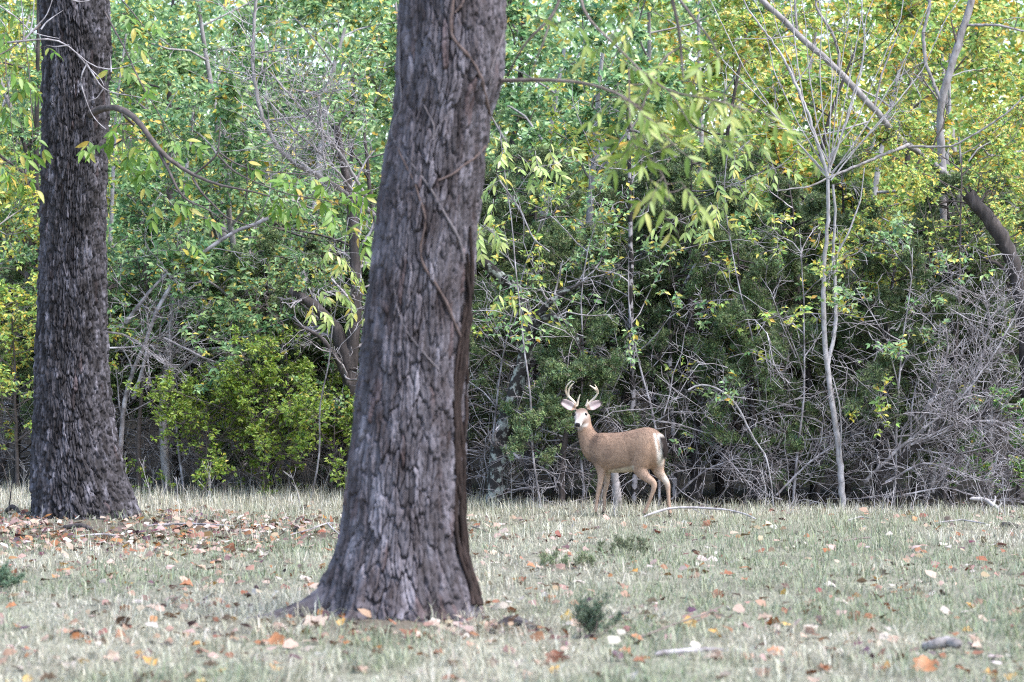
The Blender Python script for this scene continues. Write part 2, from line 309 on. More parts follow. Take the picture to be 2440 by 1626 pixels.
me, surfL = trunk_mesh('trunk', M['bark_left'], DL,
    [(-900, 130, 300), (0, 92, 258), (138, 107, 262), (207, 103, 256), (344, 101, 255), (540, 99, 249), (634, 96, 250), (747, 89, 252), (870, 84, 256), (964, 83, 264), (1059, 79, 279), (1130, 77, 296), (1180, 80, 312), (1233, 82, 328), (1270, 80, 340)],
    (0.032, 0.20, 0.064), 250, 430, [(math.pi * 1.8, 0.10, 0.25, .2), (math.pi * 1.2, 0.06, 0.25, .2), (math.pi * 1.5, 0.06, 0.18, .15), (math.pi * 1.65, 0.1, 0.1, .07), (0.1, 0.05, 0.3, .2)], 6.2, 77, 0.28)
child(add('trunk', me), left)

# surface roots of the big tree
def spline(pts, n):
    pts = np.array(pts, float); t = np.concatenate([[0], np.cumsum(np.linalg.norm(np.diff(pts, axis=0), axis=1))]); tt = np.linspace(0, t[-1], n)
    q = np.stack([np.interp(tt, t, pts[:, k]) for k in range(pts.shape[1])], 1)
    for _ in range(2): q[1:-1] = (q[:-2] + 2 * q[1:-1] + q[2:]) / 4
    return q
def gpt(px, d, dz=0.0): x = PX(px, d); return [x, d, float(gz(x, d)) + dz]
for pts, r0, r1 in (([gpt(1170, 22.7, -0.06), gpt(1195, 22.72, 0.0), gpt(1215, 22.75, 0.035), gpt(1240, 22.75, 0.03), gpt(1262, 22.7, 0.0), gpt(1285, 22.6, -0.06)], 0.042, 0.03),):
    q = spline(pts, 24); rr = np.linspace(r0, r1, 24) * (1 + 0.25 * (hsh(np.arange(24), np.int64(int(r0 * 1000))) - 0.5))
    child(add('root', tubes('root', [(q, rr)], M['bark_front'], 12, col=np.full((24 * 12, 3), 0.62) * (0.7 + 0.6 * hsh(np.arange(24 * 12), np.int64(3)))[:, None])), front)

# vines on the trunk
def on_trunk(px, py, lift=0.012):
    for _ in range(3):
        z = H + (HZ - py) * DF / F
        l, r = surfF(px, py); cx, rad = (l + r) / 2, (r - l) / 2
        x = PX(px, DF); dx = np.clip((x - cx) / rad, -0.985, 0.985)
        dd = rad * math.sqrt(1 - dx * dx)
    d = DF - dd - lift
    return [PX(px, d) if abs(dx) < 0.9 else cx + dx * (rad + lift), d, H + (HZ - py) * d / F]
VINES = [([(1082, -60), (1080, 0), (1074, 40), (1074, 85), (1090, 105), (1130, 150), (1150, 195), (1158, 240), (1165, 275)], 0.017, 0.013, 'vine', 'reddish brown vine running down the upper trunk from its top'),
         ([(958, 60), (957, 180), (960, 255), (943, 290), (934, 320), (945, 345), (985, 395), (1030, 455), (1072, 532), (1096, 571), (1105, 620)], 0.009, 0.014, 'vine_grey', 'grey vine crossing the trunk slantwise from its shaded edge'),
         ([(946, 350), (962, 385), (990, 440), (1010, 505), (1017, 530), (1000, 585), (1004, 627), (1035, 673), (1064, 719), (1076, 755), (1097, 801)], 0.008, 0.014, 'vine', 'long brown vine that bends twice down the middle of trunk'),
         ([(1154, 350), (1130, 378), (1108, 392), (1080, 415), (1045, 430)], 0.013, 0.007, 'vine', 'short brown vine curling inward from a fork on the trunk'),
         ([(1085, 30), (1100, 12), (1112, -20), (1118, -60)], 0.011, 0.010, 'vine', 'thin brown vine forking off near the top of trunk'),
         ([(940, 690), (948, 740), (969, 791), (1010, 842), (1048, 885)], 0.005, 0.006, 'vine_grey', 'faint thin grey vine low on the middle of trunk'),
         ([(1232, 60), (1206, 78), (1188, 105), (1172, 160), (1168, 200)], 0.007, 0.009, 'vine_grey', 'thin grey vine arching off the trunk beside a bare limb'),
         ([(1010, 250), (1035, 300), (1030, 340), (1045, 300), (1075, 265)], 0.006, 0.006, 'vine_grey', 'fine looping vine tendril high on the middle of trunk')]
for pts, r0, r1, mt, lab in VINES:
    q = spline([on_trunk(a, b) for a, b in pts], 40)
    q[:, 0] += 0.004 * (noise2(np.arange(40) * 0.9, np.zeros(40), 4) - 0.5)
    tag(add('vine', tubes('vine', [(q, np.linspace(r0, r1, 40) * .8 * (0.7 + 0.6 * noise2(np.arange(40) * .5, np.zeros(40), 9 + len(lab))))], M[mt], 8, rough=.3)), lab, 'vine', 'vines on the big trunk')
rr_ = np.random.default_rng(5)
big = []
for k in range(11):      # fibrous stem running down the side of the trunk
    ox = rr_.normal() * 6; pts = []; ph = rr_.uniform(0, 6)
    for py in np.linspace(rr_.uniform(540, 760), 1442, 26):
        l, r = surfF(0, py); pr = 1220 + r * F / DF
        pts.append(on_trunk(pr - 11 + 5 * math.sin(py * .011) + .75 * ox * (0.7 + 0.5 * math.sin(py * 0.017 + ph)), py, 0.006 + 0.022 * rr_.random()))
    big.append((spline(pts, 80), (0.006 + 0.011 * hsh(np.arange(80) // 3, np.int64(k + 60))) * np.linspace(0.8, 1.35, 80)))
tag(add('vine', tubes('vine', big, M['vine_brown'], 6), ), 'thick dark brown fibrous vine clinging along the side of trunk', 'vine', 'vines on the big trunk')

# ------------------------------------------------------------------ leafy branches with single leaves
def leaf_proto(name, mat, ln, wd, curl, fold):
    t = np.linspace(0, 1, 7); hw = wd * 0.5 * np.sin(np.pi * t ** 0.8) ** 0.9 * (1 - 0.15 * t); hw[-1] = 0; hw[0] = 0.002
    rows = []
    for k in range(7):
        z = -curl * ln * t[k] ** 2
        rows += [[-hw[k], t[k] * ln, z + fold * hw[k]], [0, t[k] * ln, z], [hw[k], t[k] * ln, z + fold * hw[k]]]
    b = np.arange(6) * 3
    return make_mesh(name, np.array(rows), np.concatenate([np.stack([b, b + 1, b + 4, b + 3], 1), np.stack([b + 1, b + 2, b + 5, b + 4], 1)]), mat, smooth=True)
def orient(d, n):
    d = Vector(d).normalized(); n = Vector(n); s = d.cross(n).normalized(); n = s.cross(d)
    from mathutils import Matrix
    return Matrix((s, d, n)).transposed()
def put_leaf(me, parent, root, pos, d, n, sc):
    o = bpy.data.objects.new('leaf', me); COL.objects.link(o); o.parent = parent
    m4 = orient(d, n).to_4x4(); o.rotation_euler = m4.to_euler(); o.location = [float(c) for c in pos]; o.scale = (sc, sc, sc)
def compound(rng, protos, branch, lines, pos, d, n_pairs, size, drop=0.25):
    """a pinnate leaf: rachis plus paired leaflets"""
    Ln = size * (0.55 + 0.33 * n_pairs)
    pts, r_ = walk(rng, pos, d, Ln, 0.0028, 0.0012, 4, 0.08, -drop * 0.25); lines.append((pts, r_))
    up = norm(np.array([0, -0.5, 0.8]) + rng.normal(size=3) * 0.35)
    for k in range(n_pairs * 2 + 1):
        t = 1.0 if k == n_pairs * 2 else 0.3 + 0.65 * (k // 2) / max(n_pairs - 1, 1)
        i = min(int(t * 4), 3); q = pts[i] + (pts[i + 1] - pts[i]) * (t * 4 - i); td = norm(pts[i + 1] - pts[i])
        sd_ = norm(np.cross(td, up)) * (1 if k % 2 else -1)
        dd = td if k == n_pairs * 2 else norm(td * 0.75 + sd_ * 0.8 + rng.normal(size=3) * 0.12 + np.array([0, 0, -0.35]))
        put_leaf(protos[rng.integers(len(protos))], branch, None, q, dd, norm(up + rng.normal(size=3) * 0.35), rng.uniform(0.75, 1.15))
def leafy_branch(root, paths, mat, leaf_protos, spots, seed, size, label=None, drop=0.25):
    """paths: [(pixel points with depth), r0, r1]; spots: [(px, py, d, n)] where pinnate leaves start"""
    rng = np.random.default_rng(seed)
    b = add('branch', None); b.empty_display_size = 0.05
    lines = [(spline([P(*c) for c in pts], 18), np.linspace(r0, r1, 18)) for pts, r0, r1 in paths]
    bo = bpy.data.objects.new('branch', tubes('branch', lines, M[mat], 6)); COL.objects.link(bo); child(bo, root)
    bpy.data.objects.remove(b)
    stalks = []
    allp = np.concatenate([l[0] for l in lines])
    for px, py, d, n in spots:
        for _ in range(n):
            q = P(px + rng.normal() * 24, py + rng.normal() * 18, d + rng.normal() * 0.15)
            near = allp[np.argmin(np.linalg.norm(allp - q, axis=1))]
            if np.linalg.norm(near - q) > 0.05: stalks.append((spline([near, (near + q) / 2 + rng.normal(size=3) * 0.02, q], 5), np.linspace(0.004, 0.0022, 5)))
            compound(rng, leaf_protos, bo, stalks, q, norm(rng.normal(size=3) * np.array([0.9, 0.5, 0.3]) + np.array([0.1, -0.1, -0.55])), rng.integers(2, 4), size, drop)
    so = bpy.data.objects.new('leaf_stalks', tubes('leaf_stalks', stalks, M[mat], 4)); COL.objects.link(so); so.parent = bo; so['kind'] = 'stuff'
    return bo
NL = [leaf_proto('leaf', M['near_leaf'], 0.14, 0.036, c, f) for c, f in ((0.10, 0.2), (0.22, 0.35), (0.05, 0.1), (0.3, 0.25))]
dN = 22.6
leafy_branch(front, [([(1190, 193, 23.3), (1290, 190, 23.0), (1390, 196, 22.8), (1440, 210, 22.7), (1500, 235, 22.6), (1530, 260, 22.6), (1570, 310, 22.5), (1605, 345, 22.5)], 0.018, 0.006),
                     ([(1530, 258, 22.6), (1545, 215, 22.7), (1565, 165, 22.7), (1590, 130, 22.8), (1622, 113, 22.8)], 0.006, 0.008)],
             'twig_brown', NL, [(1490, 235, dN, 2), (1530, 275, dN, 3), (1560, 310, dN, 3), (1540, 340, dN, 3), (1600, 340, dN, 2), (1550, 210, dN, 2), (1475, 215, dN, 1)], 101, 0.17)
leafy_branch(front, [([(1600, -120, 22.9), (1600, 0, 22.8), (1615, 50, 22.8), (1622, 110, 22.8), (1628, 185, 22.7)], 0.018, 0.007),
                     ([(1605, -20, 22.8), (1650, 40, 22.7), (1690, 90, 22.6), (1705, 115, 22.6), (1718, 170, 22.6)], 0.011, 0.005),
                     ([(1622, 110, 22.8), (1660, 130, 22.7), (1672, 190, 22.6)], 0.006, 0.004)],
             'twig_dark', NL, [(1600, 120, dN, 1), (1650, 105, dN, 1), (1640, 190, dN, 2), (1700, 120, dN, 1)], 102, 0.17)
leafy_branch(front, [([(1380, -80, 22.9), (1380, 0, 22.9), (1392, 40, 22.8), (1430, 75, 22.7), (1480, 120, 22.6), (1545, 190, 22.5), (1605, 228, 22.5), (1680, 230, 22.4), (1740, 250, 22.4), (1800, 268, 22.4)], 0.011, 0.004),
                     ([(1605, 228, 22.5), (1640, 290, 22.5), (1660, 320, 22.5), (1715, 332, 22.5)], 0.005, 0.003),
                     ([(1498, 160, 22.6), (1500, 230, 22.6), (1500, 290, 22.5), (1515, 345, 22.5), (1555, 380, 22.5), (1590, 430, 22.5), (1595, 480, 22.5)], 0.007, 0.003)],
             'twig_brown', NL, [(1490, 40, dN, 1), (1460, 90, dN, 2), (1500, 150, dN, 2), (1600, 225, dN, 2), (1680, 230, dN, 2), (1745, 245, dN, 3), (1800, 265, dN, 2), (1660, 320, dN, 2), (1715, 330, dN, 2),
                               (1500, 240, dN, 2), (1510, 330, dN, 3), (1560, 380, dN, 2), (1590, 430, dN, 3), (1590, 475, dN, 2)], 103, 0.17)
leafy_branch(front, [([(1345, -90, 23.0), (1335, 0, 22.9), (1312, 48, 22.8), (1262, 88, 22.8), (1235, 130, 22.8), (1208, 182, 23.0)], 0.014, 0.007),
                     ([(1312, 48, 22.8), (1292, 110, 22.7), (1280, 135, 22.7), (1266, 178, 22.7)], 0.009, 0.005)],
             'twig_dark', NL, [(1260, 30, dN, 1), (1320, 40, dN, 1)], 104, 0.17)
LL = [leaf_proto('leaf', M['left_leaf'], 0.15, 0.054, c, f) for c, f in ((0.10, 0.2), (0.22, 0.35), (0.05, 0.1), (0.3, 0.25))]
dM = 35.4
leafy_branch(left, [([(215, 272, 36.6), (245, 255, 36.2), (286, 253, 35.9), (324, 279, 35.7), (350, 315, 35.5), (372, 355, 35.4), (410, 390, 35.3), (461, 417, 35.2), (500, 438, 35.1), (545, 450, 35.0), (594, 450, 35.0), (642, 468, 34.9)], 0.045, 0.008),
                    ([(380, 365, 35.4), (405, 412, 35.3), (424, 455, 35.2), (443, 478, 35.2), (492, 497, 35.1), (527, 522, 35.0)], 0.018, 0.005),
                    ([(459, 424, 35.2), (480, 461, 35.1), (505, 484, 35.1), (537, 519, 35.0), (588, 538, 34.9), (633, 541, 34.9)], 0.014, 0.004),
                    ([(460, 418, 35.2), (490, 395, 35.1), (520, 368, 35.0), (522, 330, 35.0), (526, 280, 35.0)], 0.013, 0.005),
                    ([(520, 370, 35.0), (555, 410, 34.9), (620, 440, 34.8), (690, 465, 34.7), (760, 475, 34.6), (830, 490, 34.6)], 0.010, 0.004),
                    ([(523, 364, 35.0), (560, 392, 34.9), (610, 408, 34.8), (680, 412, 34.7), (760, 420, 34.6), (830, 455, 34.5), (880, 500, 34.5)], 0.009, 0.003)],
             'twig_dark', LL, [(420, 400, dM, 1), (440, 480, dM, 2), (470, 530, 35.1, 2), (360, 470, dM, 1), (640, 460, 34.9, 2), (700, 410, 34.7, 2), (750, 430, 34.7, 3), (790, 440, 34.6, 3), (830, 470, 34.6, 3), (870, 500, 34.6, 3),
                               (700, 470, 34.7, 2), (660, 500, 34.9, 1), (760, 490, 34.6, 2), (560, 400, 34.9, 1), (850, 540, 34.6, 2)], 105, 0.15)
leafy_branch(left, [([(250, 30, 36.6), (280, 85, 36.2), (305, 130, 36.0), (330, 190, 35.8), (360, 240, 35.7), (390, 290, 35.6), (412, 330, 35.5)], 0.012, 0.004),
                    ([(255, 215, 36.5), (268, 240, 36.3), (280, 275, 36.2), (292, 310, 36.1)], 0.007, 0.003),
                    ([(250, -40, 36.6), (300, 10, 36.2), (340, 60, 36.0), (370, 100, 35.8)], 0.01, 0.004)],
             'twig_dark', LL, [(270, 40, 36.2, 2), (290, 90, 36.1, 2), (320, 170, 36.0, 2), (290, 140, 36.0, 2), (360, 60, 36, 1), (280, 340, 36.0, 3), (330, 340, 35.9, 3), (380, 330, 35.7, 3), (300, 390, 36.0, 3), (360, 390, 35.8, 3),
                               (420, 340, 35.6, 2), (290, 240, 36.0, 1), (270, 310, 36, 2)], 106, 0.15)
leafy_branch(left, [([(95, 60, 36.6), (60, 90, 36.0), (20, 120, 35.6), (-40, 150, 35.4)], 0.014, 0.006), ([(60, 90, 36.0), (70, 180, 35.8), (75, 260, 35.7), (78, 345, 35.6)], 0.006, 0.003),
                    ([(10, 125, 35.6), (20, 220, 35.5), (30, 330, 35.5), (40, 400, 35.5)], 0.006, 0.003)],
             'twig_dark', LL, [(30, 50, 35.8, 3), (60, 130, 35.8, 3), (20, 170, 35.6, 3), (70, 180, 35.8, 3), (30, 260, 35.6, 3), (60, 340, 35.7, 3), (20, 380, 35.6, 3), (50, 420, 35.6, 3)], 107, 0.15)
dead = [[(-60, 108), (0, 103), (30, 102), (58, 97), (100, 93), (140, 90), (165, 108), (185, 130), (205, 150), (225, 165), (260, 170), (300, 162), (340, 143)],
        [(207, 152), (193, 178), (190, 192), (200, 225), (212, 260), (226, 286), (252, 308)], [(72, 78), (79, 40), (82, -20)], [(56, 96), (55, 45), (48, -20)], [(98, 70), (108, 55), (125, 42), (150, 25)],
        [(205, 150), (228, 188), (245, 215), (270, 222), (340, 233), (385, 246)], [(-20, 0), (0, 15), (45, 45), (70, 75), (100, 85), (140, 92)], [(185, 130), (210, 160), (240, 188), (248, 205)],
        [(165, 108), (130, 112), (110, 108)], [(58, 97), (80, 70), (110, 40), (125, 0), (128, -20)], [(247, 212), (230, 235), (212, 240)], [(170, 0), (190, 5), (215, 2), (220, -20)], [(265, 172), (263, 140), (262, 135)]]
bo = add('dead_branch', tubes('dead_branch', [(spline([P(a, b, 35.7) for a, b in pl], 16), np.linspace(0.014 if i == 0 else 0.010, 0.0035, 16)) for i, pl in enumerate(dead)], M['twig_silver'], 5))
child(bo, left)

# ------------------------------------------------------------------ deer
S, ZG, DD = 829.0, 1430.0, 37.8
A30 = math.radians(30); ca, sa = math.cos(A30), math.sin(A30)
def uvw(u, v, w_): return np.array([-u * ca - v * sa, u * sa - v * ca, w_])      # picture frame X, depth, up
def zw(zy): return (ZG - zy) / S
def leg_pt(zx, zy, v): X = (zx - 800) / S; u = -(X + v * sa) / ca; return uvw(u, v, zw(zy))
body_V, body_F = [], []; boff = 0
def loft(rings, n=24):
    global boff
    ang = np.arange(n) * 2 * np.pi / n
    V = np.concatenate([c + np.outer(np.sign(np.cos(ang)) * np.abs(np.cos(ang)) ** 0.9, a) + np.outer(np.sign(np.sin(ang)) * np.abs(np.sin(ang)) ** 0.9, b) for c, a, b in rings])
    m_ = len(rings); Fq = []
    for i in range(m_ - 1):
        for j in range(n): Fq.append([boff + i * n + j, boff + i * n + (j + 1) % n, boff + (i + 1) * n + (j + 1) % n, boff + (i + 1) * n + j])
    c0, c1 = boff + len(V), boff + len(V) + 1
    V = np.concatenate([V, [rings[0][0]], [rings[-1][0]]])
    T = [[boff + (j + 1) % n, boff + j, c0] for j in range(n)] + [[boff + (m_ - 1) * n + j, boff + (m_ - 1) * n + (j + 1) % n, c1] for j in range(n)]
    body_V.append(V); body_F.append((np.array(Fq), np.array(T))); boff += len(V)
def refine(rows, n):
    rows = np.array(rows, float); t = np.arange(len(rows)); tt = np.linspace(0, len(rows) - 1, n)
    q = np.stack([np.interp(tt, t, rows[:, k]) for k in range(rows.shape[1])], 1)
    for _ in range(2): q[1:-1] = (q[:-2] + 2 * q[1:-1] + q[2:]) / 4
    return q
fw, lv, up_ = uvw(1, 0, 0), uvw(0, 1, 0), np.array([0, 0, 1.0])
tor = refine([(-.515, zw(735), zw(850), .04), (-.50, zw(690), zw(905), .09), (-.45, zw(640), zw(945), .13), (-.375, zw(602), zw(980), .158), (-.28, zw(594), zw(1000), .17), (-.15, zw(622), zw(1015), .165),
              (0, zw(648), zw(1027), .172), (.13, zw(657), zw(1030), .178), (.25, zw(655), zw(1018), .168), (.33, zw(660), zw(975), .148), (.40, zw(705), zw(915), .112), (.45, zw(770), zw(865), .06)], 30)
loft([(uvw(u, 0, (t + b) / 2), lv * hw, up_ * (t - b) / 2) for u, t, b, hw in tor], 32)
def tube_loft(pts, radii, lat=0.85, n=16, side=None):
    pts = np.array(pts); T = norm(np.gradient(pts, axis=0)); sd_ = lv if side is None else side
    loft([(c, norm(np.cross(t, sd_)) * r, norm(np.cross(t, np.cross(sd_, t))) * r * lat) for c, t, r in zip(pts, T, radii)], n)
nk = refine([(.30, zw(830), .165), (.38, zw(775), .16), (.435, zw(720), .122), (.47, zw(665), .100), (.49, zw(610), .086), (.50, zw(560), .082), (.505, zw(515), .082), (.50, zw(480), .07)], 20)
tube_loft([uvw(u, 0, w_) for u, w_, r in nk], nk[:, 2], 0.82)
LEGS = {'lf': (.085, [(548, 735, .03), (552, 770, .075), (560, 820, .092), (574, 890, .086), (592, 965, .066), (602, 1030, .048), (601, 1090, .039), (592, 1150, .034), (581, 1195, .034), (571, 1250, .0245), (563, 1320, .0225), (556, 1372, .027), (546, 1400, .024), (540, 1428, .027)]),
        'rf': (-.085, [(600, 800, .03), (610, 880, .075), (640, 985, .06), (655, 1050, .044), (648, 1110, .036), (632, 1180, .034), (620, 1245, .0245), (616, 1310, .0225), (618, 1368, .027), (612, 1396, .024), (606, 1424, .027)]),
        'lh': (.095, [(1062, 665, .03), (1045, 705, .085), (1010, 790, .128), (966, 895, .124), (950, 970, .100), (968, 1020, .074), (1008, 1060, .057), (1058, 1092, .047), (1086, 1118, .041), (1080, 1160, .033), (1058, 1225, .0265), (1032, 1295, .0245), (1010, 1350, .0255), (995, 1388, .029), (982, 1415, .026), (968, 1440, .029)]),
        'rh': (-.095, [(1100, 740, .03), (1105, 790, .08), (1110, 880, .10), (1112, 950, .09), (1126, 1010, .068), (1162, 1062, .051), (1204, 1108, .042), (1214, 1150, .034), (1217, 1220, .0265), (1221, 1290, .0245), (1227, 1350, .0255), (1232, 1388, .028), (1236, 1412, .026), (1234, 1438, .029)])}
for k, (v, rows) in LEGS.items():
    q = refine(rows, 34); q[:, 2] *= np.interp(q[:, 1], [950, 1100, 1380, 1440], [1, .88, .82, .95]); q[:, 0] += {'lf': -8, 'rf': 12}.get(k, 0) * sstep(980, 1150, q[:, 1]); tube_loft([leg_pt(a, b, v * (0.72 + 0.28 * min(i / 14, 1))) for i, (a, b, r) in enumerate(q)], q[:, 2], 0.8)
# head
eye_mid = np.array([(405 - 800) / S, 0.20, zw(465)])
hd = norm(np.array([-.2, -.82, -.50])); hr = norm(np.cross(hd, up_)); hq = np.cross(hr, hd)      # forward, the viewer's left-to-right, up
if hr[0] < 0: hr = -hr
if hq[2] < 0: hq = -hq
hrows = refine([(-.15, -.085, .035, .04), (-.11, -.075, .07, .068), (-.05, -.062, .083, .075), (0, -.058, .079, .070), (.045, -.054, .064, .060), (.09, -.055, .050, .050), (.14, -.058, .042, .042), (.178, -.063, .037, .036), (.198, -.068, .026, .026)], 22)
loft([(eye_mid + hd * s + hq * o, hr * a, hq * b) for s, o, a, b in hrows], 20)
EARS = []
for base, tip, wd in (((352, 430), (220, 358), .056), ((482, 428), (610, 368), .053)):
    b0 = np.array([(base[0] - 800) / S, eye_mid[1] + 0.06, zw(base[1])]); t0_ = np.array([(tip[0] - 800) / S, eye_mid[1] + 0.07, zw(tip[1])])
    ax = norm(t0_ - b0); fr = norm(np.array([0.0, -1, 0.1])); fr = norm(fr - ax * fr.dot(ax)); sdv = np.cross(ax, fr); ln = np.linalg.norm(t0_ - b0)
    EARS.append((b0, ax, fr, sdv, ln, wd))
    for part in (-1, 0, 1):
        rows = []
        for t in np.linspace(-0.12, 1.0, 12):
            hw = wd * max(0.12, math.sin(math.pi * min(max(0.12 + t * 0.86, 0), 1)) ** 0.6)
            rows.append((b0 + ax * ln * t + sdv * part * hw * 0.55 + fr * (0.016 * abs(part)), sdv * hw * (0.5 if part else 0.55) + fr * part * 0.012, fr * (0.0085 if part else 0.008)))
        loft(rows, 12)
# tail
tq = refine([(1125, 652, .035, .02), (1150, 680, .055, .028), (1172, 735, .066, .030), (1182, 800, .062, .028), (1182, 860, .045, .020), (1180, 892, .015, .010)], 14)
TAIL = [np.array([(a - 800) / S, 0, zw(b)]) for a, b, _, _ in tq]
for i, c in enumerate(TAIL):
    u_ = -(c[0]) / ca; TAIL[i] = np.array([c[0], u_ * sa - 0.012, c[2]])
loft([(c, norm(lv) * a * 1.0, norm(-fw) * b) for c, (_, _, a, b) in zip(TAIL, tq)], 14)
VB = np.concatenate(body_V); Fq_ = np.concatenate([f[0] for f in body_F]); Ft_ = np.concatenate([f[1] for f in body_F])
tmp = add('tmp_body', make_mesh('tmp_body', VB, [Fq_, Ft_]))
md = tmp.modifiers.new('r', 'REMESH'); md.mode = 'VOXEL'; md.voxel_size = 0.0082; md.adaptivity = 0
ms = tmp.modifiers.new('s', 'SMOOTH'); ms.factor = 0.5; ms.iterations = 6
dg = bpy.context.evaluated_depsgraph_get(); ev = tmp.evaluated_get(dg); bme = bpy.data.meshes.new_from_object(ev)
bpy.data.objects.remove(tmp)
nv = len(bme.vertices); co = np.zeros(nv * 3, dtype=np.float32); bme.vertices.foreach_get('co', co); co = co.reshape(-1, 3).astype(float)
nv_ = np.zeros(nv * 3, dtype=np.float32); bme.vertices.foreach_get('normal', nv_); no = nv_.reshape(-1, 3).astype(float)
X, D_, W = co.T; zx, zy = X * S + 800, ZG - W * S
u = -X * ca + D_ * sa; v = -X * sa - D_ * ca
C = np.tile(np.array([0.29, 0.188, 0.128]), (nv, 1))
def mixc(c, m_): global C; m_ = np.clip(m_, 0, 1)[:, None]; C = C * (1 - m_) + np.array(c) * m_
nf = fbm(X * 14 + D_ * 9, W * 14, 3, 3)
torso = sstep(-.62, -.5, u) * (1 - sstep(.40, .5, u))
mixc((.20, .13, .095), sstep(.84, .95, W) * torso * 0.7 * (1 - sstep(.2, .4, u) * 0.3))
mixc((.035, .023, .019), np.exp(-(((zx - 545 - (zy - 715) * -.3) / 48) ** 2 + ((zy - 715) / 70) ** 2)) * 0.7)          # dark patch where neck meets shoulder
mixc((.36, .245, .18), sstep(.62, .45, W) * 0.9)                                                   # paler legs
mixc((.50, .43, .34), sstep(-14, 14, zy - (1002 - (zx - 660) * .22)) * sstep(640, 670, zx) * sstep(905, 880, zx) * sstep(.46, .475, W))   # pale belly
mixc((.12, .075, .05), np.exp(-(((zy - (995 - (zx - 660) * .22)) / 12) ** 2)) * sstep(650, 690, zx) * sstep(880, 840, zx) * (v > 0) * .5)
mixc((.15, .10, .075), np.exp(-(((zx - 650) / 45) ** 2 + ((zy - 850) / 70) ** 2)) * .5)
mixc((.14, .085, .055), np.exp(-(((zx - 860) / 22) ** 2 + ((zy - 860) / 90) ** 2)) * .45)
mixc((.30, .205, .145), np.exp(-(((zx - 985) / 60) ** 2 + ((zy - 690) / 60) ** 2)) * .6)
mixc((.085, .062, .055), np.exp(-(((zx - 520) / 45) ** 2 + ((zy - 905) / 45) ** 2)) * 0.6)           # brisket
mixc((.45, .36, .28), sstep(-.02, .06, -(v * np.sign(v)) + .085) * sstep(.58, .46, W) * sstep(.12, .25, W) * 0.65)   # inner legs
# rump patch, tail
back = sstep(-.33, -.42, u)
mixc((.56, .51, .45), np.exp(-(((zx - 1140) / 34) ** 4 + ((zy - 885) / 75) ** 4)) * back)
mixc((.58, .52, .45), np.exp(-(((zx - 1190) / 34) ** 2 + ((zy - 1085) / 60) ** 2)) * 0.8)
mixc((.64, .59, .52), np.exp(-(((zx - (1086 + (zy - 655) * 0.17)) / 12) ** 2)) * sstep(640, 665, zy) * (1 - sstep(760, 900, zy)) * back)
TA = np.array(TAIL); dt = np.min(np.linalg.norm(co[:, None] - TA[None], axis=2), axis=1)
istail = sstep(.075, .055, dt) * (zx > 1110) * (v > -.07)
mixc((.64, .59, .52), istail * sstep(640, 680, zy))
mixc((.016, .010, .008), istail * sstep(-8, 8, zx - (1126 + (zy - 660) * .17)) * sstep(655, 700, zy) * sstep(905, 868, zy))
# head colours
rel = co - eye_mid; hs_, hl, hu = rel @ hd, rel @ hr, rel @ hq
hc = rel - hq * -.06; hp = np.clip(hs_, -.11, .2); hdist = np.linalg.norm(hc - hp[:, None] * hd, axis=1)
head = sstep(.125, .085, hdist) * (zy < 600)
mixc((.27, .205, .17), head * 0.9)
mixc((.37, .325, .305), head * sstep(.0, .05, hs_) * sstep(-.085, -.04, hu) * 0.75)
mixc((.10, .065, .05), head * np.exp(-((hs_ + .05) / .055) ** 2) * sstep(-.03, -.0, hu) * 0.8)
mixc((.12, .08, .065), head * np.exp(-((hl / .022) ** 2 + ((hs_ - .06) / .05) ** 2)) * sstep(-.04, -.02, hu) * .5)
for e in (-1, 1):
    mixc((.50, .46, .43), np.exp(-(((hl - e * .058) / .022) ** 2 + ((hu + .03) / .03) ** 2 + ((hs_ - .012) / .04) ** 2)) * 0.8)
    mixc((.24, .145, .095), np.exp(-(((hl - e * .06) / .022) ** 2 + ((hu + .09) / .028) ** 2 + ((hs_ - .01) / .05) ** 2)) * 0.8)
mixc((.56, .52, .49), head * sstep(.125, .15, hs_) * 0.9)
mixc((.54, .50, .46), head * sstep(-.098, -.115, hu) * sstep(.0, .05, hs_) * 0.8)
mixc((.52, .48, .43), np.exp(-(((zx - 392) / 32) ** 2 + ((zy - 603) / 26) ** 2)) * sstep(0, .4, -no[:, 1]) * .85)
mixc((.012, .011, .012), head * sstep(.168, .180, hs_) * sstep(.034, .028, np.abs(hl)) * sstep(-.088, -.080, hu))
mixc((.05, .04, .04), np.exp(-(((hu + .094) / .005) ** 2)) * sstep(.14, .16, hs_) * head * 0.8)
for b0, ax, fr, sdv, ln, wd in EARS:
    r_ = co - b0; t = (r_ @ ax) / ln; l_ = np.abs(r_ @ sdv) / wd; inn = (no @ fr) > 0.0
    isear = sstep(.08, .2, t) * (l_ < 1.6) * (t < 1.25) * (np.abs(r_ @ fr) < .06)
    mixc((.17, .13, .115), isear); mixc((.36, .28, .275), isear * inn * sstep(1.0, .75, l_) * (1 - sstep(.82, .95, t)))
    mixc((.46, .41, .39), isear * inn * np.exp(-((t - .15) / .15) ** 2) * 0.8)
    mixc((.03, .025, .025), isear * np.maximum(sstep(.82, .95, t), sstep(.78, .98, l_) * sstep(.3, .5, t)))
mixc((.02, .018, .016), sstep(.05, .035, W))
C *= 1.06 * (0.82 + 0.36 * fbm(X * 60 + D_ * 30, W * 25, 8, 3))[:, None]
a = bme.color_attributes.new('Col', 'FLOAT_COLOR', 'POINT'); cc = np.ones((nv, 4), dtype=np.float32); cc[:, :3] = np.clip(C, 0.004, .9); a.data.foreach_set('color', cc.ravel())
bme.polygons.foreach_set('use_smooth', np.ones(len(bme.polygons), dtype=bool))
m, nt, out = new_mat('deer_coat'); L = nt.links.new
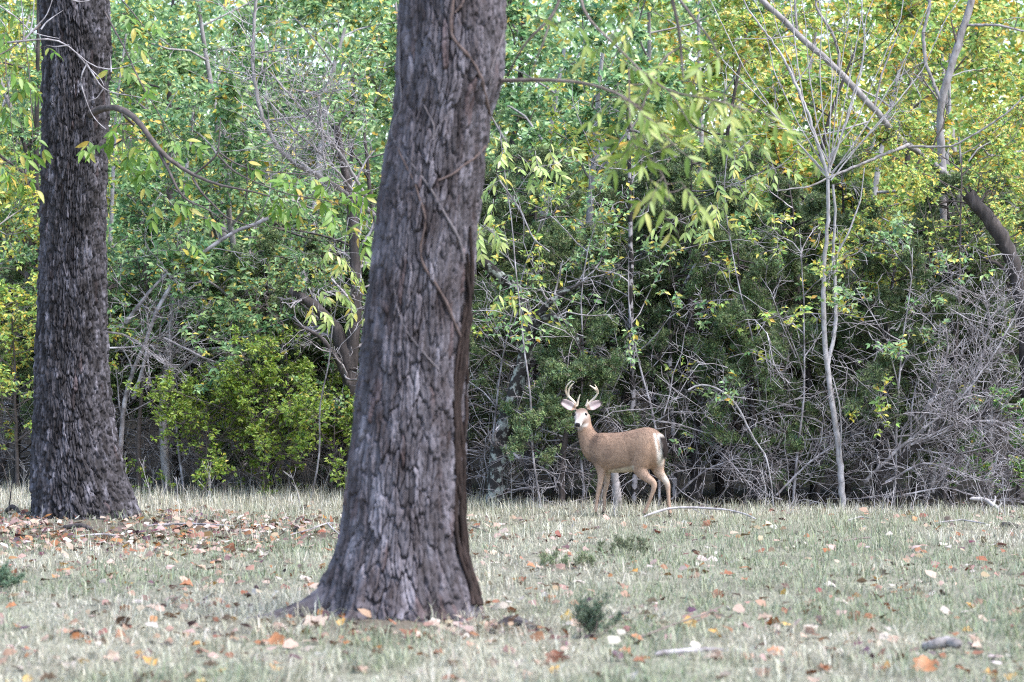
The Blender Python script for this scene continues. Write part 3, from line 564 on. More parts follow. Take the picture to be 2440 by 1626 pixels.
at = nd(nt, 'ShaderNodeAttribute', attribute_name='Col'); p = nd(nt, 'ShaderNodeBsdfPrincipled'); p.inputs['Roughness'].default_value = 0.75; p.inputs['Specular IOR Level'].default_value = 0.25
p.inputs['Sheen Weight'].default_value = 0.04; p.inputs['Sheen Roughness'].default_value = 0.4
tc = nd(nt, 'ShaderNodeTexCoord'); mp = nd(nt, 'ShaderNodeMapping'); mp.inputs['Scale'].default_value = (40, 40, 130); L(tc.outputs['Object'], mp.inputs[0])
nz = nd(nt, 'ShaderNodeTexNoise'); nz.inputs['Scale'].default_value = 1.6; nz.inputs['Detail'].default_value = 4; L(mp.outputs[0], nz.inputs['Vector'])
bp = nd(nt, 'ShaderNodeBump'); bp.inputs['Strength'].default_value = 0.5; bp.inputs['Distance'].default_value = 0.006; L(nz.outputs[0], bp.inputs['Height']); L(bp.outputs[0], p.inputs['Normal'])
L(at.outputs['Color'], p.inputs['Base Color']); L(p.outputs[0], out.inputs[0]); bme.materials.clear(); bme.materials.append(m)
deer_xy = (PX(1280 + 800 / 3.92, DD), DD); dz = float(gz(*deer_xy))
deer = empty('deer', (*deer_xy, dz), 'antlered brown deer standing at the wood edge, head turned back', 'deer')
bme.name = 'body'; add('body', bme, deer)
hr_ = np.random.default_rng(12); nh = 46000
poly = np.zeros(len(bme.polygons) * 3, dtype=np.float32); bme.polygons.foreach_get('center', poly); poly = poly.reshape(-1, 3).astype(float)
pn = np.zeros(len(bme.polygons) * 3, dtype=np.float32); bme.polygons.foreach_get('normal', pn); pn = pn.reshape(-1, 3).astype(float)
pv = np.array([p_.vertices[0] for p_ in bme.polygons]); pick = hr_.choice(len(poly), min(nh, len(poly) * 3)); hp_ = poly[pick] + hr_.normal(size=(len(pick), 3)) * .003; hn_ = pn[pick]; hcol = C[pv[pick]]
relh = hp_ - eye_mid; keep = ~((np.linalg.norm(relh, axis=1) < .24) & (hp_[:, 2] > zw(600))) & (hp_[:, 2] > .06)
hp_, hn_, hcol = hp_[keep], hn_[keep], hcol[keep]; NH = len(hp_)
lie = norm(-fw * .8 + np.array([0, 0, -.6]) + hr_.normal(size=(NH, 3)) * .25); lie = norm(lie - hn_ * np.sum(lie * hn_, axis=1, keepdims=True)); hd_ = norm(lie + hn_ * hr_.uniform(.08, .28, (NH, 1)))
hl_ = hr_.uniform(.012, .026, (NH, 1)) * np.where(hp_[:, 2:] < .45, .5, 1.0); hs2 = np.cross(hd_, hn_) * .0016
HV = np.stack([hp_ - hs2 - hn_ * .001, hp_ + hs2 - hn_ * .001, hp_ + hd_ * hl_], 1).reshape(-1, 3)
hcol = np.clip(hcol * (1 + hr_.normal(size=(NH, 1)) * .05), .004, .9)
hair = add('hair', make_mesh('hair', HV, np.arange(len(HV)).reshape(-1, 3), m, np.repeat(hcol, 3, 0)), deer); hair['kind'] = 'stuff'
def simple(name, c, rough=0.5, spec=0.5):
    m_, nt_, o_ = new_mat(name); p_ = nd(nt_, 'ShaderNodeBsdfPrincipled'); p_.inputs['Base Color'].default_value = (*c, 1); p_.inputs['Roughness'].default_value = rough; p_.inputs['Specular IOR Level'].default_value = spec
    nt_.links.new(p_.outputs[0], o_.inputs[0]); return m_
m_eye = simple('eye_dark', (.006, .005, .005), 0.12); 
import bmesh
def ball(name, c, r, mat, parent, sc=(1, 1, 1)):
    bm = bmesh.new(); bmesh.ops.create_uvsphere(bm, u_segments=14, v_segments=10, radius=r); me_ = bpy.data.meshes.new(name); bm.to_mesh(me_); bm.free(); me_.materials.append(mat)
    me_.polygons.foreach_set('use_smooth', np.ones(len(me_.polygons), dtype=bool)); o = add(name, me_, parent, c); o.scale = sc; return o
for zx_, zy_ in ((351, 461), (458, 467)):
    e = 1 if zx_ > 400 else -1
    ball('eye', eye_mid + hr * (e * .063 + (.012 if e < 0 else .003)) + hq * (-.016 if e < 0 else -.022) + hd * (.028 if e < 0 else .006), .0175, m_eye, deer)
m_ant = bark_mat('antler', [(0.3, (.30, .20, .13)), (0.45, (.60, .50, .38)), (0.65, (.78, .71, .60))], scale=18, stretch=0.6, bump=0.2, rough=0.5)
ANT = ([([(378, 412, .03), (345, 365, .05), (300, 322, .05), (274, 285, .02), (266, 262, 0), (275, 225, -.03), (300, 190, -.06), (332, 166, -.08)], .0155, .0045), ([(296, 318, .05), (293, 285, .02), (300, 250, -.0), (318, 218, -.02), (344, 194, -.03)], .0125, .004),
        ([(378, 398, .03), (386, 360, .02), (396, 325, .0), (406, 298, -.01)], .012, .004)],
       [([(460, 412, .03), (488, 385, .05), (530, 345, .05), (562, 308, .02), (574, 285, 0), (570, 255, -.03), (556, 228, -.05), (542, 206, -.07)], .0155, .0045), ([(570, 272, 0), (552, 252, -.01), (525, 232, -.03), (494, 211, -.05)], .012, .004),
        ([(466, 402, .03), (474, 375, .02), (478, 345, .01)], .0125, .005), ([(572, 290, .0), (566, 262, .0), (545, 235, .02)], .010, .004)])
for side in ANT:
    add('antler', tubes('antler', [(spline([[(a_ - 800) / S, eye_mid[1] + .07 + dd_, zw(b_)] for a_, b_, dd_ in pl], 18), np.linspace(r0, r1, 18) * 1.2) for pl, r0, r1 in side], m_ant, 9), deer)

# ------------------------------------------------------------------ the wood: trees, cedars, bushes
GREEN = [(.09, .19, .06), (.15, .29, .08), (.25, .40, .09), (.40, .48, .11), (.62, .54, .10), (.66, .42, .07)]
COOL = [(.085, .18, .075), (.14, .27, .11), (.22, .37, .15), (.34, .47, .19), (.62, .54, .11), (.66, .44, .08)]
PAL = {'green': (COOL, [2, 5, 5, 3, .8, .3]), 'fresh': (COOL, [1, 3.5, 6, 5, 1.7, .5]), 'yellow': (GREEN, [.4, 1.5, 4, 6, 3, .8]), 'gold': (GREEN + [(.68, .38, .05), (.64, .54, .14)], [.6, 2.2, 5.5, 6, 2, .9, 1.1, 1.6]),
       'bush': ([(.10, .17, .03), (.17, .27, .04), (.26, .36, .05), (.36, .42, .08), (.5, .40, .08)], [2, 5, 5, 2, .3]), 'deep': (GREEN, [5, 5, 2, 1, .3, .1])}
def wood_tree(name, px, d, h, r0, pal, seed, label, group, bark='bark_grey', spread=1.0, leaf=0.085, kids=(9, 6, 5), per=(4, 4), lean=(0, 0), lo=0.25, cat='tree', trunk_pts=None, twig=None, six=False, up=0.05):
    rng = np.random.default_rng(seed); x = PX(px, d); z0 = float(gz(x, d))
    root = empty(name, (x, d, z0), label, cat, group)
    if trunk_pts is None:
        tp, tr = walk(rng, (x, d, z0 - 0.08), (lean[0], lean[1], 1), h, r0, r0 * 0.25, 12, 0.06, 0.03)
    else:
        tp = spline(trunk_pts, 16); tr = np.linspace(r0, r0 * 0.35, 16)
    big_, tw, tips = [(tp, tr)], [], []
    nl = kids[0]; n = len(tp)
    for k in range(nl):
        t = lo + (1 - lo) * (k + rng.uniform(0, 0.9)) / nl; f = min(t, .999) * (n - 1); i = int(f)
        q = tp[i] + (tp[i + 1] - tp[i]) * (f - i); az = k * 2.4 + rng.uniform(-.5, .5)
        dd = norm(np.array([math.cos(az), math.sin(az), rng.uniform(0.15, 0.9)]))
        sub = []
        branching(rng, q, dd, spread * rng.uniform(0.75, 1.25) * (1.15 - 0.5 * t) * 1.7, max(tr[i] * 0.5, 0.008), 2, sub, tips, (kids[1], kids[2]), 0.48, up=up, rmin=.0034)
        big_.append(sub[0]); tw += sub[1:]
    child(add('trunk', tubes('trunk', big_, M[bark], 7)), root)
    child(add('twigs', tubes('twigs', tw, M[twig or 'twig_brown'], 3)), root)['kind'] = 'stuff'
    if per[0]:
        q, dr, nr, ln = leaf_clusters(rng, [t[:5] for t in tips], per[0], per[1], leaf)
        col = palette(rng, len(q), *PAL[pal])
        child(add('foliage', blades('foliage', q, dr, nr, ln, ln * 0.46, col, M['foliage'], six=six)), root)['kind'] = 'stuff'
    return root
G1 = 'leafy trees of the wood'
rng0 = np.random.default_rng(2024)
rows = []
def pal_for(px):
    if px < 120: return 'yellow'
    if px < 480: return 'green'
    if px < 1000: return 'fresh'
    if px < 1550: return 'green'
    if px < 1750: return 'yellow'
    return 'gold'
for d0, step, off, h, sp in ((44.0, 300, -150, 5.4, 1.0), (47.5, 290, 0, 6.2, 1.15), (52.5, 280, -120, 6.8, 1.35)):
    px = off
    while px < 2640:
        rows.append((px + rng0.uniform(-60, 60), d0 + rng0.uniform(-0.9, 0.9), h * rng0.uniform(0.9, 1.15), sp)); px += step
LAB = {'green': 'green-leaved tree', 'fresh': 'bright green tree with yellow flecks', 'yellow': 'yellow-green autumn tree', 'gold': 'golden autumn tree'}
MARK = [(-60, 'beyond the shaggy-barked tree'), (250, 'between shaggy tree and silver dead tree'), (450, 'behind the silver-limbed dead tree'), (650, 'behind the yellow-green bush'), (830, 'behind the black-trunked old tree'), (1000, 'hidden by the big vine-clad trunk'), (1220, 'behind the lichen-patched tree'),
        (1480, 'behind the deer'), (1740, 'behind cedars next to the pale sapling'), (1985, 'behind the pale forked sapling'), (2240, 'around the upright grey slim tree'), (2430, 'behind the leaning broken snag'), (2640, 'past the leaning broken snag')]
for i, (px, d, h, sp) in enumerate(rows):
    pl = pal_for(px + rng0.uniform(-90, 90)); rank = 'first' if d < 45.5 else 'second' if d < 50 else 'third'
    wood_tree('leafy_tree', px, d, h, rng0.uniform(0.05, 0.10), pl, 300 + i, LAB[pl] + ' in the ' + rank + ' rank, ' + min(MARK, key=lambda m_: abs(m_[0] - px))[1], G1, bark=('bark_grey', 'bark_dark', 'bark_pale')[i % 3], spread=sp, lean=(rng0.uniform(-.2, .2), -0.05), lo=0.22,
              leaf=rng0.uniform(.08, .125), kids=(9, 6, 5), per=(int(rng0.integers(4, 8)), 4), twig=('twig_silver', 'twig_brown', 'twig_dark')[i % 3])

def cedar_mesh(seed, h, rad, nb=56, sprigs=133000, lo=0.1, dead_frac=0.34):
    rng = np.random.default_rng(seed)
    tp, tr = walk(rng, (0, 0, -0.05), (rng.normal() * .08, 0, 1), h, 0.03 + 0.012 * h, 0.008, 12, 0.05, 0.05)
    live, deadl, seg_p, seg_d = [(tp, tr)], [], [], []
    for k in range(nb):
        t = lo + (0.97 - lo) * (k + rng.random()) / nb; f = t * 12; i = min(int(f), 11); q = tp[i] + (tp[i + 1] - tp[i]) * (f - i)
        az = rng.uniform(0, 2 * np.pi); Ln = rad * (1 - t * 0.72) * rng.uniform(0.55, 1.2)
        d_ = np.array([math.cos(az), math.sin(az), rng.uniform(-.15, .5)])
        if t < dead_frac and rng.random() < 0.75 or rng.random() < 0.2:
            branching(rng, q, d_, Ln * 1.1, 0.013, 2, deadl, [], (4, 4), 0.55, wig=0.2, up=-0.02, nseg=5, rmin=0.0025); continue
        sub, tips = [], []
        branching(rng, q, d_, Ln, 0.014, 2, sub, tips, (6, 5), 0.42, wig=0.16, up=0.03, ang=(25, 65), nseg=5, rmin=0.0025, t0=0.3)
        live += sub
        for tt in tips: seg_p.append(tt[:5]); seg_d.append(norm(tt[-1] - tt[0]))
    # every spray is a small fan of needle slivers, one triangle each
    T = np.array(seg_p); ns = sprigs // 7; ti = rng.integers(len(T), size=ns); f = rng.uniform(0.1, 1.15, ns) * 3; i = np.clip(f.astype(int), 0, 2)
    q = T[ti, i] + (T[ti, i + 1] - T[ti, i]) * (f - i)[:, None] + rng.normal(size=(ns, 3)) * 0.03
    sd_ = norm(np.array(seg_d)[ti] * 0.8 + rng.normal(size=(ns, 3)) * 0.6 + np.array([0, 0, 0.25]))
    cs_ = palette(rng, ns, [(.062, .096, .045), (.10, .146, .065), (.15, .205, .085), (.215, .265, .115), (.23, .205, .14)], [3, 5, 4, 2, .5]) * np.exp(rng.normal(size=len(T))[ti] * 0.2)[:, None]
    q = np.repeat(q, 7, 0) + rng.normal(size=(ns * 7, 3)) * 0.014; d_ = norm(np.repeat(sd_, 7, 0) + rng.normal(size=(ns * 7, 3)) * 0.45); sv_ = norm(np.cross(d_, rng.normal(size=(ns * 7, 3))))
    ln = rng.uniform(.022, .050, (ns * 7, 1)); wd = ln * .08 + .0022
    V = np.stack([q - sv_ * wd, q + sv_ * wd, q + d_ * ln], 1).reshape(-1, 3)
    fol = make_mesh('foliage', V, np.arange(len(V)).reshape(-1, 3), M['cedar'], np.repeat(np.clip(np.repeat(cs_, 7, 0), .004, .6), 3, 0))
    return tubes('trunk', live, M['bark_dark'], 3), tubes('dead_twigs', deadl, M['twig_silver'], 3), fol
CED = [cedar_mesh(900 + k, h, r) for k, (h, r) in enumerate(((4.4, 1.55), (3.4, 1.35), (4.0, 1.3), (2.5, 1.05)))]
for i, (px, d, k, sc, rz, lab) in enumerate((
    (1335, 39.75, 3, 0.95, 0.3, 'low bushy dark green cedar right behind the deer and its antlers'),
    (1265, 41.5, 0, 1.0, 1.2, 'dark cedar beside the lichen-spotted trunk behind the big tree'), (1480, 41.2, 2, 1.08, 2.2, 'tall dark cedar behind the blotched slim trunk'), (1655, 40.5, 0, 0.98, 4.4, 'broad dark cedar tangled with dead twigs beyond the deer'),
    (1805, 40.2, 1, 0.95, 0.9, 'dark green cedar beside the pale forked sapling'), (2085, 40.1, 1, 1.0, 2.9, 'olive green cedar between the sapling and brush pile'), (1940, 41.2, 2, 1.0, 5.1, 'dark cedar directly behind the pale forked sapling'),
    (2270, 41.6, 0, 0.92, 3.6, 'cedar rising behind the silver brush pile'), (2430, 42.2, 2, 0.95, 0.2, 'cedar behind the leaning broken snag'), (650, 43.9, 1, 1.0, 1.8, 'shaded cedar behind the yellow-green bush'),
    (420, 44.2, 2, 0.82, 3.1, 'shaded cedar behind the bare silver-limbed dead tree'), (300, 43.9, 3, 1.15, 5.5, 'low cedar just beyond the shaggy-barked tree'), (830, 43.4, 3, 1.1, 4.0, 'low dark cedar at the wood edge behind the big trunk'),
    (40, 44.6, 1, 0.9, 2.0, 'cedar in the wood edge beyond the shaggy-barked tree, under yellow leaves'), (1120, 42.6, 1, 1.0, 5.9, 'gloomy cedar in the dark hollow behind the big tree'))):
    x = PX(px, d); r = empty('cedar_tree', (x, d, float(gz(x, d))), lab, 'tree', 'cedars along the wood edge'); r.rotation_euler.z = rz; r.scale = (sc, sc, sc)
    add('trunk', CED[k][0], r); o = add('dead_twigs', CED[k][1], r); o['kind'] = 'stuff'; o = add('foliage', CED[k][2], r); o['kind'] = 'stuff'

def trunked(name, label, cat, paths, mat, sides=10, group=None, twigs=None, twmat='twig_silver', seed=1, twl=0.5):
    """a tree given by its stem lines (pixel, depth) plus random side twigs"""
    b = P(*paths[0][0][0]); rng = np.random.default_rng(seed)
    r = empty(name, (b[0], b[1], float(gz(b[0], b[1]))), label, cat, group)
    NR = 44 if sides >= 8 else 22
    ls = []
    for i, (pts, r0, r1) in enumerate(paths):
        q = spline([P(*c) for c in pts], NR); q[1:-1] += rng.normal(size=(NR - 2, 3)) * min(r0, .02) * min(.22, .1 * np.linalg.norm(q[-1] - q[0]))
        ls.append((q, np.linspace(r0, r1, NR) * (0.9 + 0.2 * noise2(np.linspace(0, max(np.linalg.norm(q[-1] - q[0]) * 4, 1.5), NR), np.full(NR, i * 3.3), seed))))
    child(add('trunk', tubes('trunk', ls, M[mat], sides, rough=0.22 if sides >= 8 else 0.1)), r)
    if twigs:
        tw = []
        for _ in range(twigs):
            l = ls[rng.integers(len(ls))]; i = rng.integers(3, NR - 1); dd = norm(l[0][i] - l[0][i - 1]); a_ = math.radians(rng.uniform(25, 80))
            branching(rng, l[0][i], dd * math.cos(a_) + perp(rng, dd) * math.sin(a_), twl * rng.uniform(.5, 1.4), max(l[1][i] * .4, .004), 2, tw, [], (3, 3), 0.5, rmin=0.0030)
        child(add('twigs', tubes('twigs', tw, M[twmat], 3)), r)['kind'] = 'stuff'
    return r
gd = lambda px, d: (HZ + (H - float(gz(PX(px, d), d))) * F / d)       # row where the ground is seen
trunked('sapling', 'slender pale grey sapling forking into two stems beside cedars', 'tree',
    [([(2008, gd(2008, 39.2) + 12, 39.2), (2003, 1110, 39.2), (1988, 1000, 39.2), (1975, 905, 39.2), (1968, 860, 39.2), (1962, 740, 39.2), (1963, 640, 39.2), (1975, 520, 39.1), (1972, 413, 39.0)], .042, .018),
     ([(1972, 870, 39.2), (1990, 790, 39.25), (1992, 700, 39.3), (1985, 600, 39.3), (1992, 510, 39.2), (1985, 440, 39.1)], .024, .014),
     ([(1976, 640, 39.2), (2020, 560, 39.1), (2050, 480, 39.1), (2060, 400, 39.1)], .012, .006),
     ([(1972, 420, 39.0), (1945, 330, 38.9), (1918, 249, 38.9), (1885, 175, 38.9), (1857, 122, 38.9), (1815, 65, 38.9), (1780, 20, 38.9), (1765, -20, 38.9)], .024, .008),
     ([(1972, 416, 39.0), (1900, 340, 38.9), (1830, 255, 38.9), (1750, 172, 38.9), (1720, 140, 38.9)], .010, .005),
     ([(1975, 410, 39.0), (2000, 340, 39.0), (2018, 280, 39.0), (2033, 225, 39.0), (2050, 170, 39.0), (2062, 110, 39.0), (2055, 40, 39.0), (2050, -20, 39.0)], .014, .006),
     ([(1940, 310, 38.9), (1960, 270, 38.9), (1985, 215, 38.9), (1995, 160, 38.9)], .008, .004), ([(1915, 245, 38.9), (1900, 150, 38.9), (1890, 60, 38.9), (1880, -20, 38.9)], .010, .005),
     ([(1980, 430, 39.0), (2060, 330, 39.1), (2130, 250, 39.1), (2160, 140, 39.1)], .009, .004), ([(1895, 200, 38.9), (1925, 160, 38.9), (1945, 110, 38.9)], .007, .004),
     ([(2000, 1115, 39.2), (2005, 1020, 39.1), (2000, 960, 39.1), (1985, 900, 39.1)], .010, .006)]
    + [([(1972 + 4 * k % 9, 425 - 12 * (k % 5), 39.0), (1972 + dx * .4, 300, 39.0 - .1 * (k % 3)), (1972 + dx * .75, 170, 38.95), (1972 + dx + 20 * math.sin(k * 2.2), 40, 38.9), (1972 + dx * 1.15, -40, 38.9)], .0085, .0045) for k, dx in enumerate((-260, -170, -110, -60, -25, 15, 40, 75, 110, 160, 230, 300))], 'bark_pale', twigs=26, twmat='twig_silver', seed=21, twl=0.7)
trunked('leaning_tree', 'grey leaning tree limb slanting over golden leaves', 'tree',
    [([(2262, 425, 42.6), (2209, 379, 41.0), (2148, 337, 40.4), (2083, 260, 40.0), (1995, 165, 39.9), (1899, 80, 39.8), (1815, 0, 39.7), (1770, -60, 39.7)], .048, .030),
     ([(2083, 262, 40.0), (2100, 180, 40.0), (2125, 115, 40.0), (2150, 60, 40.0)], .014, .006), ([(1998, 168, 39.9), (2000, 130, 39.9), (1985, 80, 39.9), (1945, 20, 39.9), (1940, -30, 39.9)], .020, .012),
     ([(1900, 80, 39.8), (1896, 30, 39.8), (1893, -30, 39.8)], .016, .012), ([(1895, 85, 39.8), (1840, 92, 39.6), (1750, 93, 39.5)], .009, .004),
     ([(2165, 345, 40.2), (2120, 362, 39.9), (2060, 388, 39.8), (2000, 412, 39.7), (1930, 445, 39.6), (1850, 455, 39.5)], .024, .007), ([(2160, 350, 40.2), (2270, 350, 39.9), (2340, 310, 39.8), (2400, 270, 39.7), (2440, 230, 39.7)], .016, .010),
     ([(2070, 290, 40.0), (2000, 312, 39.8), (1940, 325, 39.7), (1890, 350, 39.7)], .012, .005), ([(2262, 425, 42.6), (2310, 520, 43.0), (2345, 640, 43.0), (2355, 900, 42.9), (2355, gd(2355, 43.0), 43.0)], .055, .066)], 'bark_grey', twigs=22, twmat='twig_dark', seed=22, twl=0.6)
trunked('slim_tree', 'upright grey slim tree among golden leaves', 'tree',
    [([(2262, gd(2262, 42.2) + 8, 42.2), (2258, 900, 42.2), (2250, 600, 42.2), (2247, 383, 42.2), (2236, 306, 42.1), (2244, 230, 42.0), (2278, 126, 42.0), (2313, 15, 42.0), (2325, -60, 42.0)], .062, .042),
     ([(2240, 235, 42.0), (2225, 200, 42.0), (2205, 150, 42.0), (2200, 80, 42.0), (2215, 20, 42.0), (2215, -40, 42.0)], .024, .018), ([(2300, 60, 42.0), (2380, 60, 41.8), (2440, 75, 41.8)], .02, .012)], 'bark_grey', twigs=10, twmat='twig_dark', seed=23, twl=0.8)
trunked('snag', 'dark leaning broken snag beyond the brush pile', 'dead tree',
    [([(2470, gd(2470, 40.2) + 8, 40.2), (2455, 900, 40.2), (2440, 720, 40.2), (2408, 605, 40.1), (2362, 528, 40.0), (2318, 478, 40.0), (2306, 462, 40.0)], .13, .08), ([(2330, 500, 39.97), (2312, 470, 39.97), (2296, 446, 39.97)], .05, .008), ([(2335, 490, 40.05), (2318, 462, 40.06), (2308, 440, 40.07)], .045, .006), ([(2330, 505, 40.0), (2304, 478, 40.0), (2290, 462, 40.0)], .04, .006)], 'bark_dark', 12, twigs=6, twmat='twig_dark', seed=24, twl=0.5)
trunked('slim_tree', 'slim upright trunk blotched black and white right behind the deer', 'tree',
    [([(1512, gd(1512, 39.9) + 8, 39.9), (1510, 1040, 39.9), (1507, 900, 39.9), (1503, 760, 39.9), (1503, 560, 39.9), (1500, 400, 39.9), (1497, 250, 39.9)], .037, .020)], 'bark_blotch', 8, twigs=18, twmat='twig_silver', seed=25, twl=0.55)
trunked('slim_tree', 'second thinner blotched trunk between the deer and cedars', 'tree',
    [([(1608, gd(1608, 40.1) + 8, 40.1), (1604, 1040, 40.1), (1598, 900, 40.1), (1594, 760, 40.1), (1620, 700, 40.1), (1650, 640, 40.1), (1690, 590, 40.1)], .034, .014)], 'bark_blotch', 8, twigs=14, twmat='twig_dark', seed=26, twl=0.6)
trunked('dead_stub', 'short grey rough stump between the deer front and hind legs', 'stump',
    [([(1476, gd(1476, 39.2) + 10, 39.2), (1470, 1180, 39.2), (1464, 1120, 39.2), (1462, 1080, 39.2)], .055, .040)], 'bark_grey', 10, seed=27)
trunked('lichen_tree', 'dark old tree with pale lichen patches and curved limb', 'tree',
    [([(1180, gd(1180, 39.9) + 8, 39.9), (1190, 1050, 39.9), (1220, 960, 39.9), (1245, 880, 39.9), (1262, 780, 39.9), (1240, 700, 39.9), (1190, 660, 39.8), (1140, 610, 39.6), (1100, 560, 39.6)], .125, .05),
     ([(1255, 800, 39.9), (1290, 760, 39.8), (1320, 752, 39.6), (1350, 768, 39.6), (1372, 800, 39.6), (1384, 835, 39.6)], .045, .020), ([(1262, 770, 39.9), (1310, 720, 39.8), (1350, 690, 39.8), (1390, 680, 39.8)], .05, .03),
     ([(1250, 860, 39.9), (1200, 760, 39.8), (1120, 745, 39.6)], .02, .008)], 'bark_lichen', 10, twigs=18, twmat='twig_silver', seed=28, twl=0.6)
trunked('dark_tree', 'black-trunked old tree in the hollow left of big trunk', 'tree',
    [([(850, gd(850, 42.3) + 8, 42.3), (842, 1000, 42.3), (832, 880, 42.2), (800, 780, 42.2), (740, 720, 42.2), (690, 690, 42.2)], .16, .05), ([(838, 930, 42.2), (800, 850, 42.0), (760, 800, 41.9), (700, 770, 41.8)], .05, .012), ([(835, 880, 42.2), (850, 700, 42.2), (840, 500, 42.2), (800, 300, 42.2)], .09, .05)], 'bark_dark', 10, twigs=26, twmat='twig_silver', seed=29, twl=0.7)
trunked('dead_tree', 'bare silver-limbed dead tree leaning over by the shaggy tree', 'dead tree',
    [([(288, gd(288, 42.6) + 8, 42.6), (288, 1010, 42.6), (300, 930, 42.5), (325, 860, 42.4), (350, 820, 42.4), (362, 760, 42.3), (380, 720, 42.3), (420, 660, 42.3), (470, 610, 42.3), (540, 560, 42.3), (640, 520, 42.3)], .034, .024),
     ([(318, 950, 42.5), (340, 880, 42.4), (352, 820, 42.4)], .028, .02), ([(250, 790, 42.2), (300, 798, 42.2), (340, 825, 42.2), (390, 870, 42.2), (430, 870, 42.2)], .016, .006), ([(255, 830, 42.2), (310, 828, 42.2), (350, 823, 42.2), (380, 826, 42.2)], .014, .006),
     ([(300, 770, 42.4), (330, 730, 42.3), (360, 690, 42.3), (400, 650, 42.3)], .03, .018), ([(390, 806, 42.3), (440, 830, 42.2), (490, 855, 42.2), (560, 880, 42.2)], .018, .012), ([(500, 930, 42.3), (560, 915, 42.2), (620, 912, 42.2)], .012, .007)], 'twig_silver', 6, twigs=60, twmat='twig_silver', seed=30, twl=0.75)
trunked('dead_tree', 'lichen-grey fallen crown of bare branches sloping under yellow leaves', 'dead tree',
    [([(900, 520, 42.4), (840, 470, 42.2), (780, 430, 42.0), (700, 390, 41.8), (660, 350, 41.7), (620, 270, 41.6), (600, 150, 41.6), (610, 0, 41.6)], .032, .02), ([(880, 480, 42.2), (800, 350, 41.8), (720, 260, 41.7), (640, 170, 41.6)], .024, .012), ([(860, 480, 42.1), (780, 380, 41.8), (700, 310, 41.6), (630, 230, 41.6)], .02, .01),
     ([(760, 230, 41.6), (766, 300, 41.5), (770, 370, 41.5), (778, 400, 41.5)], .015, .010), ([(900, 520, 42.4), (890, 800, 42.4), (890, gd(890, 42.4), 42.4)], .045, .035), ([(705, 215, 41.7), (730, 220, 41.6), (765, 228, 41.6)], .01, .01)], 'bark_grey', 8, twigs=110, twmat='twig_silver', seed=31, twl=0.8)
trunked('dead_limb', 'pale curved dead limb arching out among cedars beyond the deer', 'branch',
    [([(1640, 930, 39.3), (1650, 917, 39.3), (1686, 912, 39.3), (1739, 944, 39.2), (1766, 979, 39.2), (1788, 1037, 39.2), (1829, 1087, 39.2), (1845, gd(1845, 39.2), 39.2)], .013, .010), ([(1740, 945, 39.2), (1780, 950, 39.2), (1830, 958, 39.2)], .007, .004), ([(1772, 1000, 39.2), (1752, 980, 39.2), (1735, 950, 39.2)], .006, .003)], 'bark_pale', 6, twigs=10, seed=32, twl=0.3)
G2 = 'boughs of the silver brush pile'
for i, (pts, r0, lab) in enumerate((
    ([(2100, 1130, 39.6), (2163, 1082, 39.5), (2230, 1028, 39.5), (2320, 990, 39.4), (2400, 975, 39.4), (2480, 970, 39.4)], .05, 'thick dark dead bough sweeping up through the brush pile'),
    ([(2060, 1150, 39.5), (2150, 1060, 39.4), (2230, 1000, 39.3), (2300, 940, 39.3), (2360, 860, 39.3), (2418, 756, 39.3), (2435, 720, 39.3)], .024, 'long pale straight pole rising out of the brush pile'),
    ([(2110, 1150, 39.3), (2200, 1100, 39.2), (2300, 1130, 39.2), (2400, 1160, 39.2)], .016, 'low silver bough lying along the foot of the brush pile'),
    ([(2200, 1000, 39.4), (2240, 900, 39.4), (2260, 830, 39.4), (2250, 760, 39.4)], .030, 'upright grey dead bough in the middle of brush pile'),
    ([(2170, 1060, 39.3), (2280, 1010, 39.2), (2370, 1000, 39.2), (2450, 1030, 39.2)], .018, 'drooping silver bough across the front of the brush pile'),
    ([(2300, 960, 39.5), (2340, 850, 39.5), (2360, 760, 39.5), (2340, 680, 39.5)], .020, 'dense fan of bare silver twigs high on the brush pile'),
    ([(2150, 1180, 39.1), (2250, 1160, 39.1), (2350, 1190, 39.1), (2420, 1195, 39.1)], .012, 'thin grey bough resting on the grass before the brush pile'),
    ([(1850, 1180, 39.4), (1930, 1100, 39.4), (1990, 1060, 39.4), (2100, 1050, 39.4)], .016, 'bare grey bough lying behind the foot of pale sapling'),
    ([(1600, 1190, 39.6), (1680, 1120, 39.5), (1760, 1090, 39.5), (1850, 1110, 39.5)], .014, 'bare grey bough on the ground past the deer tail'))):
    trunked('dead_bough', lab, 'branch', [(pts, r0, r0 * 0.3)], 'twig_silver' if i else 'bark_dark', 6, G2, twigs=(34, 20, 30, 24, 34, 46, 22, 26, 26)[i], twmat='twig_silver', seed=40 + i, twl=(0.9, .5, .6, .6, .7, .7, .45, .6, .6)[i])
